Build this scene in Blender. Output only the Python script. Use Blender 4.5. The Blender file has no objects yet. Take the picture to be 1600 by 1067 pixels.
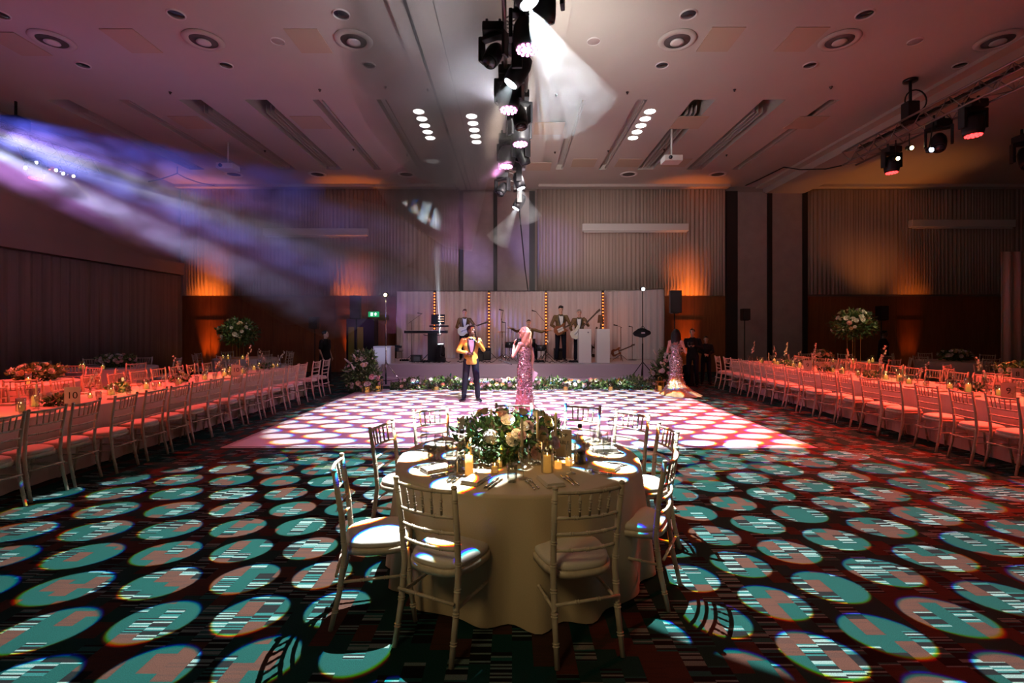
import bpy, bmesh, math, random
from mathutils import Vector, Matrix, Euler
from mathutils.bvhtree import BVHTree
C = bpy.context.scene.collection
PI = math.pi
F = 756.0          # focal length in pixels of the 1600 px frame (17 mm on full frame)
HOR = 511.0        # horizon row
CAMZ = 1.75
V = Vector

def at(px, py, d):
    """point seen at a pixel, d metres in front of the camera"""
    return V(((px - 800) * d / F, d, CAMZ - (py - HOR) * d / F))

# ------------------------------------------------------------------ camera
cam = bpy.data.cameras.new('camera'); cam_o = bpy.data.objects.new('camera', cam); C.objects.link(cam_o)
cam_o.location = (0, 0, CAMZ); cam_o.rotation_euler = (PI / 2, 0, 0)
cam.sensor_width = 36; cam.lens = 36 * F / 1600; cam.shift_y = -22.5 / 1600
cam.clip_start = 0.05; cam.clip_end = 200
sc = bpy.context.scene
sc.camera = cam_o
sc.view_settings.view_transform = 'Standard'; sc.view_settings.look = 'None'
sc.view_settings.exposure = 0.0; sc.view_settings.gamma = 1.0; sc.view_settings.use_curve_mapping = False
cy = sc.cycles
cy.max_bounces = 6; cy.diffuse_bounces = 3; cy.glossy_bounces = 2; cy.transmission_bounces = 3
cy.transparent_max_bounces = 24; cy.volume_bounces = 0
cy.caustics_reflective = False; cy.caustics_refractive = False
cy.sample_clamp_indirect = 3.0; cy.use_denoising = True
cy.volume_step_rate = 2.0; cy.volume_max_steps = 64
try: cy.use_light_tree = True
except Exception: pass

# ------------------------------------------------------------------ world: dim light of the unlit rest of the hall
w = bpy.data.worlds.new('world'); sc.world = w; w.use_nodes = True
w.node_tree.nodes['Background'].inputs[0].default_value = (1.0, .80, .60, 1)
w.node_tree.nodes['Background'].inputs[1].default_value = 0.035

# ------------------------------------------------------------------ lamps
def aim(o, target):
    o.rotation_euler = (V(target) - o.location).to_track_quat('-Z', 'Y').to_euler()

def spot(name, pos, target, power, cone, color=(1, 1, 1), blend=.4, size=.05):
    l = bpy.data.lights.new(name, 'SPOT'); l.energy = power; l.color = color
    l.spot_size = math.radians(cone); l.spot_blend = blend; l.shadow_soft_size = size
    o = bpy.data.objects.new(name, l); o.location = pos; C.objects.link(o); aim(o, target); return o

def point(name, pos, power, color=(1, 1, 1), size=.1):
    l = bpy.data.lights.new(name, 'POINT'); l.energy = power; l.color = color; l.shadow_soft_size = size
    o = bpy.data.objects.new(name, l); o.location = pos; C.objects.link(o); return o

def gobo(name, pos, target, power, cone, pitch, radius, color=(1, 1, 1), roll=0.0, fringe=.008, soft=.10, off=(0, 0), sx=1.0):
    """a projector with a dot-pattern gobo: the lamp's output depends on the outgoing direction"""
    o = spot(name, pos, target, power, cone, color, .06, .004)
    l = o.data; l.use_nodes = True; nt = l.node_tree; N = nt.nodes; L = nt.links
    em = [n for n in N if n.type == 'EMISSION'][0]
    fw = (V(target) - V(pos)).normalized()
    rt = fw.cross(V((0, 0, 1))).normalized(); up = rt.cross(fw)
    rt, up = rt * math.cos(roll) + up * math.sin(roll), up * math.cos(roll) - rt * math.sin(roll)
    g = N.new('ShaderNodeNewGeometry')
    def vm(op, a, b=None, c=None):
        n = N.new('ShaderNodeVectorMath'); n.operation = op
        for i, x in enumerate((a, b, c)):
            if x is None: continue
            if hasattr(x, 'links'): L.new(x, n.inputs[i])
            else: n.inputs[i].default_value = x
        return n.outputs['Value'] if op in ('DOT_PRODUCT', 'LENGTH') else n.outputs[0]
    def mm(op, a, b=None):
        n = N.new('ShaderNodeMath'); n.operation = op
        for i, x in enumerate((a, b)):
            if x is None: continue
            if hasattr(x, 'links'): L.new(x, n.inputs[i])
            else: n.inputs[i].default_value = x
        return n.outputs[0]
    I = g.outputs['Incoming']
    z = vm('DOT_PRODUCT', I, fw)
    u = mm('DIVIDE', vm('DOT_PRODUCT', I, rt), z); v = mm('DIVIDE', vm('DOT_PRODUCT', I, up), z)
    cx = N.new('ShaderNodeCombineXYZ'); u = mm('MULTIPLY', u, sx); L.new(u, cx.inputs[0]); L.new(v, cx.inputs[1])
    base = cx.outputs[0]
    # slight barrel distortion like a wide zoom lens
    chans = []
    for k in (-1, 0, 1):
        s = 1 + fringe * k
        q = vm('ADD', vm('SCALE', base), (off[0], off[1], 0))
        sn = q.node.inputs[0].links[0].from_node; sn.inputs['Scale'].default_value = s
        px, py = pitch, pitch * math.sqrt(3)
        def dist(qq):
            a = vm('WRAP', qq, (px / 2, py / 2, 1), (-px / 2, -py / 2, -1))
            return vm('LENGTH', a)
        d = mm('MINIMUM', dist(q), dist(vm('ADD', q, (px / 2, py / 2, 0))))
        mr = N.new('ShaderNodeMapRange'); mr.interpolation_type = 'SMOOTHSTEP'
        L.new(d, mr.inputs[0]); mr.inputs[1].default_value = radius * (1 + soft * .5); mr.inputs[2].default_value = radius * (1 - soft * .5)
        mr.inputs[3].default_value = 0; mr.inputs[4].default_value = 1
        chans.append(mr.outputs[0])
    cc = N.new('ShaderNodeCombineColor')
    for i in range(3): L.new(chans[i], cc.inputs[i])
    L.new(cc.outputs[0], em.inputs['Color']); em.inputs['Strength'].default_value = 1
    return o

GP = .100; GR = .0385
gobo('gobo_projector_light', (-.32, 4.95, 4.60), (-1.85, 4.25, 0), 6000, 56, GP, GR, (.86, .95, 1), roll=.12)
gobo('gobo_projector_light', (.17, 4.61, 4.78), (2.3, 4.65, 0), 6000, 53, GP, GR, (.86, .95, 1), roll=-.05, off=(.03, .02))
gobo('gobo_projector_light', (.40, 9.8, 4.52), (.40, 9.85, 0), 4600, 96, GP, GR, (1, .97, 1), roll=.05, sx=.62, off=(.04, .01))

PINK = (1, .36, .78); RED = (1, .06, .035); AMBER = (1, .20, .018); BLUE = (.16, .22, 1)
# pink wash heads on the centre truss
spot('wash_light', (.1, 6.85, 4.7), (-.8, 8.6, 0), 760, 84, PINK, .8, .12)
spot('wash_light', (.12, 7.7, 4.8), (1.4, 10, 0), 700, 84, PINK, .8, .12)
spot('wash_light', (-.08, 8.8, 4.8), (-1.0, 11, 0), 700, 84, PINK, .8, .12)
# key light on the two presenters
spot('key_light', (-.1, 5.0, 4.9), (0, 10.6, 1.2), 560, 24, (1, .74, .55), .5, .08)
spot('stage_light', (.1, 9.5, 4.9), (.6, 16.4, 1.6), 260, 70, (1, .88, .90), .7, .12)
# red wash on both sides
for x, y, tx, ty, p in ((8.6, 11.0, 7.3, 9.6, 2300), (8.6, 9.2, 6.9, 6.0, 2600), (8.6, 11.6, 7.4, 12.0, 900)):
    spot('red_wash_light', (x, y, 5.35), (tx, ty, .6), p, 70, RED, .5, .12)
for x, y, tx, ty, p in ((-8.5, 8.7, -8.0, 8.9, 1500), (-8.5, 6.6, -7.6, 6.4, 1300), (-8.5, 8.8, -4.2, 8.6, 700)):
    spot('red_wash_light', (x, y, 4.65), (tx, ty, .6), p, 74, RED, .5, .12)
spot('wall_fill_light', (.2, 10.5, 5.0), (-.8, 19, 5.4), 1550, 112, (1, .86, .80), 1, .2)  # added fill lamp to brighten the back wall
for y in (5.8, 7.8, 9.8): spot('red_floor_light', (8.6, y, 5.35), (5.0, y, 0), 3200, 32, RED, .6, .12)
spot('smoke_fill_light', (-.15, 7.2, 5.15), (-2.0, 8.2, 7.0), 330, 84, (.92, .90, 1), 1, .08)  # added lamp so the smoke plume shows; also brightens the soffit
spot('house_wash_light', (-2.6, -1.2, 5.4), (-.1, 2.9, .85), 460, 22, (1, .74, .36), 1, .9)
spot('pin_light', (8.7, 10.5, 5.5), (10.0, 9.4, .9), 300, 15, (1, .80, .32), .6, .03)
spot('pin_light', (8.7, 10.9, 5.5), (9.75, 13.7, 1.7), 420, 14, (1, .82, .45), .6, .03)
spot('pin_light', (-8.5, 9.0, 4.6), (-8.8, 9.0, .9), 90, 16, (1, .80, .35), .6, .03)
spot('pin_light', (-8.5, 9.3, 4.6), (-8.6, 15.2, 1.6), 420, 10, (1, .80, .45), .6, .03)
spot('beam_light', (-2.36, 15.95, 1.35), (-2.62, 16.05, 7.0), 5000, 5, (.85, .9, 1), .4, .02)
# amber uplights at the foot of the back wall
for x, p in ((-11.8, 200), (-6.2, 200), (6.8, 220), (15.5, 40)):
    for e in (-.2, 0, .2): spot('uplight_lamp', (x + e, 18.76, .12), (x + e, 18.86, 3.0), p * 1.7, 30, AMBER, .9, .05)
spot('ceiling_uplight', (14.8, 17.3, .2), (13.2, 17.6, 7.2), 520, 56, (1, .30, .06), 1, .1)
spot('ceiling_uplight', (-12.2, 17.6, .2), (-11.4, 18.0, 7.2), 420, 36, (1, .34, .10), 1, .1)
# warm candle-light along the tables
for x, y in ((-5.9, 5.2), (-5.9, 7.4), (-5.9, 9.8), (7.15, 6.6), (7.15, 9.2), (7.15, 12.2)):
    point('candle_light', (x, y, 1.12), 5, (1, .5, .16), .12)
point('candle_light', (.0, 3.5, 1.05), 2.5, (1, .6, .25), .1)
# beams that show in the haze: (lamp, target, power, cone, colour)
BEAMS = [
    ((.0, 6.0, 4.76), (-1.25, 6.15, 2.9), 800, 36, (.80, .88, 1)),
    ((.12, 11.9, 4.66), (-.42, 11.9, 3.75), 800, 32, (.75, .85, 1)),
    ((.17, 10.6, 4.78), (.45, 10.6, 4.0), 350, 34, (.75, .85, 1)),
]
for a, b, p, cn, col in BEAMS: spot('beam_light', a, b, p, cn, col, .9, .03)
LEFT_BEAMS = [
    ((-9.9, 7.4, 5.4), (-5.5, 12.0, 5.2), 12000, 10, (.12, .14, 1)),
    ((-10.2, 7.0, 5.0), (-5.6, 15.0, 3.0), 9000, 17, (.62, .26, .85)),
    ((-9.9, 7.4, 5.4), (-3.5, 14.5, 2.7), 22000, 10, (.26, .28, 1)),
    ((-9.9, 7.4, 5.4), (-4.2, 15.5, 4.6), 17000, 11, (.34, .24, 1)),
    ((-9.9, 7.4, 5.4), (-6.0, 13.0, 2.6), 16000, 10, (.55, .60, 1)),
    ((-9.9, 7.4, 5.4), (-4.6, 16.0, 3.7), 13000, 9, (.8, .78, 1)),
]
for a, b, p, cn, col in LEFT_BEAMS: spot('beam_light', a, b, p, cn, col, 1, .03)
# added upward lamp, fills in the light on the ceiling
spot('ceiling_fill_light', (.4, 7.5, 4.9), (.4, 10.5, 7.25), 480, 160, (1, .93, .86), 1, .3)

# ------------------------------------------------------------------ materials
MATS = {}
def mat(name, col, rough=.5, metal=0, em=None, es=0, spec=.5, sheen=0, alpha=None):
    if name in MATS: return MATS[name]
    m = bpy.data.materials.new(name); m.use_nodes = True
    b = m.node_tree.nodes['Principled BSDF']
    b.inputs['Base Color'].default_value = (*col, 1); b.inputs['Roughness'].default_value = rough
    b.inputs['Metallic'].default_value = metal; b.inputs['Specular IOR Level'].default_value = spec
    if sheen: b.inputs['Sheen Weight'].default_value = sheen
    if em: b.inputs['Emission Color'].default_value = (*em, 1); b.inputs['Emission Strength'].default_value = es
    MATS[name] = m; return m

def nmat(name, fn, **k):
    m = mat(name, (.5, .5, .5), **k)
    fn(m.node_tree.nodes, m.node_tree.links, m.node_tree.nodes['Principled BSDF'])
    return m

def ramp(N, els, interp='LINEAR'):
    r = N.new('ShaderNodeValToRGB'); r.color_ramp.interpolation = interp
    while len(r.color_ramp.elements) > 1: r.color_ramp.elements.remove(r.color_ramp.elements[-1])
    r.color_ramp.elements[0].position = els[0][0]; r.color_ramp.elements[0].color = (*els[0][1], 1)
    for p, c in els[1:]:
        e = r.color_ramp.elements.new(p); e.color = (*c, 1)
    return r

def noise_col(name, c1, c2, scale, rough=.6, stretch=(1, 1, 1), bump=0, metal=0, sheen=0, detail=4, spec=.5):
    def fn(N, L, b):
        tc = N.new('ShaderNodeTexCoord'); mp = N.new('ShaderNodeMapping'); mp.inputs['Scale'].default_value = stretch
        L.new(tc.outputs['Object'], mp.inputs[0])
        n = N.new('ShaderNodeTexNoise'); n.inputs['Scale'].default_value = scale; n.inputs['Detail'].default_value = detail
        L.new(mp.outputs[0], n.inputs['Vector'])
        r = ramp(N, [(.3, c1), (.7, c2)]); L.new(n.outputs[0], r.inputs[0]); L.new(r.outputs[0], b.inputs['Base Color'])
        if bump:
            bp = N.new('ShaderNodeBump'); bp.inputs['Strength'].default_value = bump; bp.inputs['Distance'].default_value = .01
            L.new(n.outputs[0], bp.inputs['Height']); L.new(bp.outputs[0], b.inputs['Normal'])
    return nmat(name, fn, rough=rough, metal=metal, sheen=sheen, spec=spec)

def carpet_fn(N, L, b):
    tc = N.new('ShaderNodeTexCoord')
    def vm(op, a, bb=None):
        n = N.new('ShaderNodeVectorMath'); n.operation = op; L.new(a, n.inputs[0])
        if bb is not None:
            if hasattr(bb, 'links'): L.new(bb, n.inputs[1])
            else: n.inputs[1].default_value = bb
        return n.outputs[0]
    def mm(op, a, bb=None, cc=None):
        n = N.new('ShaderNodeMath'); n.operation = op
        for i, x in enumerate((a, bb, cc)):
            if x is None: continue
            if hasattr(x, 'links'): L.new(x, n.inputs[i])
            else: n.inputs[i].default_value = x
        return n.outputs[0]
    sp = N.new('ShaderNodeSeparateXYZ'); L.new(tc.outputs['Object'], sp.inputs[0])
    # blocks .125 wide, .15 deep, alternate columns shifted by a part of a block
    bx = mm('FLOOR', mm('DIVIDE', sp.outputs[0], .112))
    sh = mm('MULTIPLY', mm('FRACT', mm('MULTIPLY', bx, .37)), .15)
    by = mm('FLOOR', mm('DIVIDE', mm('ADD', sp.outputs[1], sh), .15))
    cb = N.new('ShaderNodeCombineXYZ'); L.new(bx, cb.inputs[0]); L.new(by, cb.inputs[1])
    wn = N.new('ShaderNodeTexWhiteNoise'); wn.noise_dimensions = '2D'; L.new(cb.outputs[0], wn.inputs['Vector'])
    # thin stripes across x with random brightness per stripe
    st = mm('FLOOR', mm('DIVIDE', sp.outputs[1], .0125))
    cs = N.new('ShaderNodeCombineXYZ'); L.new(bx, cs.inputs[0]); L.new(st, cs.inputs[1])
    ws = N.new('ShaderNodeTexWhiteNoise'); ws.noise_dimensions = '2D'; L.new(cs.outputs[0], ws.inputs['Vector'])
    stripe = ramp(N, [(0, (.006, .007, .007)), (.40, (.014, .075, .066)), (.62, (.13, .19, .165)), (.86, (.008, .008, .008))], 'CONSTANT')
    L.new(ws.outputs['Value'], stripe.inputs[0])
    brown = (.055, .024, .016); teal = (.005, .037, .030)
    stripe_b = ramp(N, [(0, brown), (.7, (.045, .022, .016))], 'CONSTANT'); L.new(ws.outputs['Value'], stripe_b.inputs[0])
    kind = ramp(N, [(0, (0, 0, 0)), (.34, (.5, .5, .5)), (.62, (1, 1, 1))], 'CONSTANT'); L.new(wn.outputs['Value'], kind.inputs[0])
    m1 = N.new('ShaderNodeMix'); m1.data_type = 'RGBA'
    m2 = N.new('ShaderNodeMix'); m2.data_type = 'RGBA'
    L.new(mm('GREATER_THAN', wn.outputs['Value'], .36), m1.inputs[0])
    m1.inputs[6].default_value = (*teal, 1); L.new(stripe_b.outputs[0], m1.inputs[7])
    L.new(mm('GREATER_THAN', wn.outputs['Value'], .62), m2.inputs[0])
    L.new(m1.outputs[2], m2.inputs[6]); L.new(stripe.outputs[0], m2.inputs[7])
    nz = N.new('ShaderNodeTexNoise'); nz.inputs['Scale'].default_value = 220; L.new(tc.outputs['Object'], nz.inputs['Vector'])
    mr = N.new('ShaderNodeMapRange'); L.new(nz.outputs[0], mr.inputs[0]); mr.inputs[1].default_value = .3; mr.inputs[2].default_value = .7
    mr.inputs[3].default_value = .6; mr.inputs[4].default_value = 1.25
    mx = N.new('ShaderNodeVectorMath'); mx.operation = 'SCALE'; L.new(m2.outputs[2], mx.inputs[0]); L.new(mr.outputs[0], mx.inputs['Scale'])
    L.new(mx.outputs[0], b.inputs['Base Color'])

def wood_fn(c1, c2, vertical=True):
    def fn(N, L, b):
        tc = N.new('ShaderNodeTexCoord'); mp = N.new('ShaderNodeMapping')
        mp.inputs['Scale'].default_value = (6, 6, .5) if vertical else (.5, 6, 6)
        L.new(tc.outputs['Object'], mp.inputs[0])
        n = N.new('ShaderNodeTexNoise'); n.inputs['Scale'].default_value = 3; n.inputs['Detail'].default_value = 6
        L.new(mp.outputs[0], n.inputs['Vector'])
        r = ramp(N, [(.3, c1), (.7, c2)]); L.new(n.outputs[0], r.inputs[0]); L.new(r.outputs[0], b.inputs['Base Color'])
    return fn

def sequin_fn(base, N, L, b, scale=60):
    tc = N.new('ShaderNodeTexCoord')
    v = N.new('ShaderNodeTexVoronoi'); v.inputs['Scale'].default_value = scale; L.new(tc.outputs['Object'], v.inputs['Vector'])
    sub = N.new('ShaderNodeVectorMath'); sub.operation = 'SUBTRACT'; L.new(v.outputs['Color'], sub.inputs[0]); sub.inputs[1].default_value = (.5, .5, .5)
    sc_ = N.new('ShaderNodeVectorMath'); sc_.operation = 'SCALE'; L.new(sub.outputs[0], sc_.inputs[0]); sc_.inputs['Scale'].default_value = 1.1
    g = N.new('ShaderNodeNewGeometry'); ad = N.new('ShaderNodeVectorMath'); ad.operation = 'ADD'
    L.new(g.outputs['Normal'], ad.inputs[0]); L.new(sc_.outputs[0], ad.inputs[1])
    nn = N.new('ShaderNodeVectorMath'); nn.operation = 'NORMALIZE'; L.new(ad.outputs[0], nn.inputs[0]); L.new(nn.outputs[0], b.inputs['Normal'])
    sp = N.new('ShaderNodeSeparateColor'); L.new(v.outputs['Color'], sp.inputs[0])
    r = ramp(N, [(0, tuple(x * .45 for x in base)), (.55, base), (.85, (1, .95, .92))]); L.new(sp.outputs[0], r.inputs[0])
    L.new(r.outputs[0], b.inputs['Base Color'])

CARPET = nmat('patterned_carpet', carpet_fn, rough=1.0, spec=.1)
FLOORW = mat('white_dance_floor', (.62, .60, .62), .16, spec=.5)
CEIL = noise_col('ceiling_paint', (.50, .465, .42), (.54, .505, .46), .5, .9)
WALLP = noise_col('wall_paint', (.30, .22, .2), (.34, .26, .23), .8, .9)
BLIND = noise_col('pleated_wall_curtain', (.40, .31, .26), (.52, .42, .36), 2.0, .9, (6, 1, .1))
DRAPE = noise_col('brown_drape', (.22, .16, .13), (.30, .22, .18), 2.0, .9, (6, 6, .1))
WOOD = nmat('orange_wood_panel', wood_fn((.19, .062, .02), (.26, .095, .032)), rough=.42)
PANEL = noise_col('partition_panel', (.36, .29, .27), (.42, .34, .32), 3, .8)
DARK = mat('dark_frame', (.018, .013, .013), .5)
BLACK = mat('black_plastic', (.010, .010, .012), .42, spec=.25)
BLACKM = mat('black_metal', (.02, .02, .02), .35, .6)
WHITEP = mat('white_plastic', (.75, .72, .70), .5)
TILE = mat('beige_access_panel', (.50, .40, .30), .9)
CHAIR = noise_col('limewashed_chair_wood', (.50, .41, .29), (.66, .56, .42), 30, .42, (1, 1, .3))
CUSH = noise_col('ivory_cushion_fabric', (.62, .55, .46), (.68, .61, .52), 200, .8, sheen=.2)
CLOTH = noise_col('champagne_tablecloth', (.48, .37, .22), (.55, .43, .27), 300, .62, sheen=.3)
CLOTHW = noise_col('ivory_tablecloth', (.60, .50, .42), (.66, .56, .47), 300, .7)
NAPK = mat('stone_napkin', (.62, .55, .46), .8)
STEEL = mat('polished_steel', (.75, .74, .72), .16, 1)
GOLDM = mat('gold_lantern_metal', (.85, .56, .16), .3, .9)
WAX = mat('ivory_wax', (.85, .76, .55), .5)
WAXL = mat('glowing_pillar_wax', (.95, .62, .20), .6, em=(1, .42, .07), es=.8)
FLAME = mat('candle_flame', (1, .7, .3), .5, em=(1, .66, .24), es=14)
LEAF1 = mat('dark_green_leaf', (.035, .085, .025), .5)
LEAF2 = mat('mid_green_leaf', (.10, .20, .05), .5)
LEAF3 = mat('pale_green_leaf', (.24, .33, .14), .5)
STEM = mat('green_stem', (.07, .13, .03), .6)
PETW = mat('white_petal', (.82, .80, .72), .6)
PETP = mat('blush_petal', (.78, .52, .50), .6)
PETY = mat('cream_petal', (.82, .68, .42), .6)
PETL = mat('lilac_petal', (.60, .48, .68), .6)
STAGEW = mat('white_stage_board', (.48, .44, .46), .45)
DRAPEW = noise_col('white_stage_drape', (.44, .39, .40), (.50, .45, .455), 2, .85, (5, 5, .1))
BULB = mat('amber_bulb', (1, .5, .15), .4, em=(1, .19, .035), es=3.2)
LEDP = mat('pink_led', (1, .5, .8), .4, em=(1, .30, .70), es=6)
LEDR = mat('red_led', (1, .1, .1), .4, em=(1, .03, .03), es=6)
LENSW = mat('lit_white_lens', (1, 1, 1), .3, em=(.82, .92, 1), es=26)
LENSY = mat('lit_warm_lens', (1, .9, .5), .3, em=(1, .78, .32), es=22)
DOWNL = mat('lit_downlight_disc', (1, 1, 1), .3, em=(1, .98, .95), es=14)
LENSD = mat('dark_glass_lens', (.03, .03, .035), .1)
TRUSSM = mat('aluminium_truss', (.30, .27, .26), .35, .8)

def glass_fn(tint):
    m = bpy.data.materials.new('thin_clear_glass'); m.use_nodes = True; N = m.node_tree.nodes; L = m.node_tree.links
    N.clear(); out = N.new('ShaderNodeOutputMaterial'); mx = N.new('ShaderNodeMixShader'); tr = N.new('ShaderNodeBsdfTransparent')
    gl = N.new('ShaderNodeBsdfGlossy'); gl.inputs['Roughness'].default_value = .06; fr0 = N.new('ShaderNodeLayerWeight'); fr0.inputs[0].default_value = .35; fr = N.new('ShaderNodeMath'); fr.operation = 'MULTIPLY_ADD'; fr.inputs[1].default_value = .85; fr.inputs[2].default_value = .06; L.new(fr0.outputs['Facing'], fr.inputs[0])
    tr.inputs[0].default_value = (*tint, 1)
    L.new(fr.outputs[0], mx.inputs[0]); L.new(tr.outputs[0], mx.inputs[1]); L.new(gl.outputs[0], mx.inputs[2]); L.new(mx.outputs[0], out.inputs[0])
    return m
GLASS = glass_fn((.86, .88, .87)); GLASSD = glass_fn((.35, .33, .28)); GLASSD.name = 'dark_bottle_glass'

# ------------------------------------------------------------------ mesh helpers
class MB:
    def __init__(s): s.v = []; s.f = []; s.m = []; s.mi = 0
    def add(s, vs, fs):
        o = len(s.v); s.v += [tuple(v) for v in vs]
        for f in fs: s.f.append([i + o for i in f]); s.m.append(s.mi)
        return s
    def box(s, c, d, rot=None):
        c = V(c); h = V(d) / 2; vs = []
        for z in (-1, 1):
            for x, y in ((-1, -1), (1, -1), (1, 1), (-1, 1)):
                p = V((x * h.x, y * h.y, z * h.z))
                if rot: p = rot @ p
                vs.append(c + p)
        return s.add(vs, [(3, 2, 1, 0), (4, 5, 6, 7), (0, 1, 5, 4), (1, 2, 6, 5), (2, 3, 7, 6), (3, 0, 4, 7)])
    def tube(s, pts, r, n=8, caps=True, squash=None):
        pts = [V(p) for p in pts]
        if not hasattr(r, '__len__'): r = [r] * len(pts)
        k = len(pts); vs = []; fs = []; nrm = None
        for i, p in enumerate(pts):
            t = (pts[min(i + 1, k - 1)] - pts[max(i - 1, 0)])
            t = t.normalized() if t.length > 1e-9 else V((0, 0, 1))
            if nrm is None:
                a = V((1, 0, 0)) if abs(t.x) < .9 else V((0, 1, 0)); nrm = (a - t * a.dot(t)).normalized()
            else:
                nrm = nrm - t * nrm.dot(t); nrm = nrm.normalized() if nrm.length > 1e-6 else t.orthogonal().normalized()
            b = t.cross(nrm)
            for j in range(n):
                a = 2 * PI * j / n
                vs.append(p + (nrm * math.cos(a) + b * math.sin(a)) * r[i])
        for i in range(k - 1):
            for j in range(n):
                q = (j + 1) % n
                fs.append((i * n + j, i * n + q, (i + 1) * n + q, (i + 1) * n + j))
        if caps: fs.append(tuple(range(n - 1, -1, -1))); fs.append(tuple(range((k - 1) * n, k * n)))
        return s.add(vs, fs)
    def cap(s, a, b, r0, r1=None, n=12):
        """capsule with a taper, closed"""
        a = V(a); b = V(b); r1 = r0 if r1 is None else r1; d = (b - a); d = d.normalized() if d.length > 1e-6 else V((0, 0, 1))
        pts = []; rs = []
        for t in (-1, -.86, -.5, 0): pts.append(a + d * r0 * t); rs.append(max(r0 * math.sqrt(max(0, 1 - t * t)), r0 * .05))
        for t in (0, .5, .86, 1): pts.append(b + d * r1 * t); rs.append(max(r1 * math.sqrt(max(0, 1 - t * t)), r1 * .05))
        return s.tube(pts, rs, n)
    def loft(s, rings, n=24, fold=None):
        """closed loft of ellipses: (cx,cy,cz,rx,ry[,power])"""
        vs = []; fs = []; k = len(rings)
        for i, R in enumerate(rings):
            for j in range(n):
                a = 2 * PI * j / n; f = fold(i / (k - 1), a) if fold else 1
                vs.append((R[0] + R[3] * math.cos(a) * f, R[1] + R[4] * math.sin(a) * f, R[2]))
        for i in range(k - 1):
            for j in range(n):
                q = (j + 1) % n
                fs.append((i * n + j, i * n + q, (i + 1) * n + q, (i + 1) * n + j))
        fs.append(tuple(range(n - 1, -1, -1))); fs.append(tuple(range((k - 1) * n, k * n)))
        return s.add(vs, fs)
    def ell(s, c, r, n=16, m=10, rot=None):
        c = V(c); vs = []; fs = []
        vs.append(V((0, 0, -r[2])))
        for i in range(1, m):
            t = -PI / 2 + PI * i / m
            for j in range(n):
                a = 2 * PI * j / n; vs.append(V((r[0] * math.cos(t) * math.cos(a), r[1] * math.cos(t) * math.sin(a), r[2] * math.sin(t))))
        vs.append(V((0, 0, r[2])))
        if rot: vs = [rot @ v for v in vs]
        vs = [c + v for v in vs]
        for j in range(n): fs.append((0, 1 + (j + 1) % n, 1 + j))
        for i in range(m - 2):
            for j in range(n):
                a = 1 + i * n + j; b = 1 + i * n + (j + 1) % n; fs.append((a, b, b + n, a + n))
        l = len(vs) - 1
        for j in range(n): fs.append((l, 1 + (m - 2) * n + j, 1 + (m - 2) * n + (j + 1) % n))
        return s.add(vs, fs)
    def lathe(s, prof, n=24, c=(0, 0, 0), fold=None, cap=False):
        vs = []; fs = []; k = len(prof)
        for i, (r, z) in enumerate(prof):
            for j in range(n):
                a = 2 * PI * j / n; q = r * (fold(i, a) if fold else 1)
                vs.append((c[0] + q * math.cos(a), c[1] + q * math.sin(a), c[2] + z))
        for i in range(k - 1):
            for j in range(n):
                q = (j + 1) % n; fs.append((i * n + j, i * n + q, (i + 1) * n + q, (i + 1) * n + j))
        if cap: fs.append(tuple(range(n - 1, -1, -1))); fs.append(tuple(range((k - 1) * n, k * n)))
        return s.add(vs, fs)
    def prism(s, poly, z0, z1, M=None):
        n = len(poly); vs = [V((x, y, z0)) for x, y in poly] + [V((x, y, z1)) for x, y in poly]
        if M: vs = [M @ v for v in vs]
        fs = [tuple(range(n - 1, -1, -1)), tuple(range(n, 2 * n))] + [(i, (i + 1) % n, n + (i + 1) % n, n + i) for i in range(n)]
        return s.add(vs, fs)
    def build(s, name, mats, parent=None, smooth=False, loc=None, bevel=0):
        me = bpy.data.meshes.new(name); me.from_pydata(s.v, [], s.f)
        if not isinstance(mats, (list, tuple)): mats = [mats]
        for m in mats: me.materials.append(m)
        if len(mats) > 1: me.polygons.foreach_set('material_index', s.m)
        bm = bmesh.new(); bm.from_mesh(me)
        if bevel: bmesh.ops.bevel(bm, geom=list(bm.edges), offset=bevel, segments=2, affect='EDGES', profile=.6)
        bmesh.ops.recalc_face_normals(bm, faces=list(bm.faces)); bm.to_mesh(me); bm.free()
        if smooth: me.polygons.foreach_set('use_smooth', [True] * len(me.polygons))
        me.update()
        o = bpy.data.objects.new(name, me); C.objects.link(o)
        if parent: o.parent = parent
        if loc is not None: o.location = loc
        return o

def tag(o, label=None, cat=None, group=None, kind=None):
    if label: o['label'] = label
    if cat: o['category'] = cat
    if group: o['group'] = group
    if kind: o['kind'] = kind
    return o
def thing(name, label, cat, loc=(0, 0, 0), rz=0, group=None):
    o = bpy.data.objects.new(name, None); C.objects.link(o); o.location = loc; o.rotation_euler = (0, 0, rz)
    o.empty_display_size = .1
    return tag(o, label, cat, group)
KIDS = {}
def kids(o):
    if o.name not in KIDS: KIDS[o.name] = list(o.children)
    return KIDS[o.name]
def dup(o, loc=None, rz=None, label=None, group=None, parent=None, scale=None):
    c = o.copy(); C.objects.link(c)
    if parent: c.parent = parent
    if loc is not None: c.location = loc
    if rz is not None: c.rotation_euler = (0, 0, rz)
    if scale is not None: c.scale = (scale,) * 3 if not hasattr(scale, '__len__') else scale
    if label: c['label'] = label
    if group: c['group'] = group
    for ch in kids(o): dup(ch, parent=c)
    return c
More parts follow.
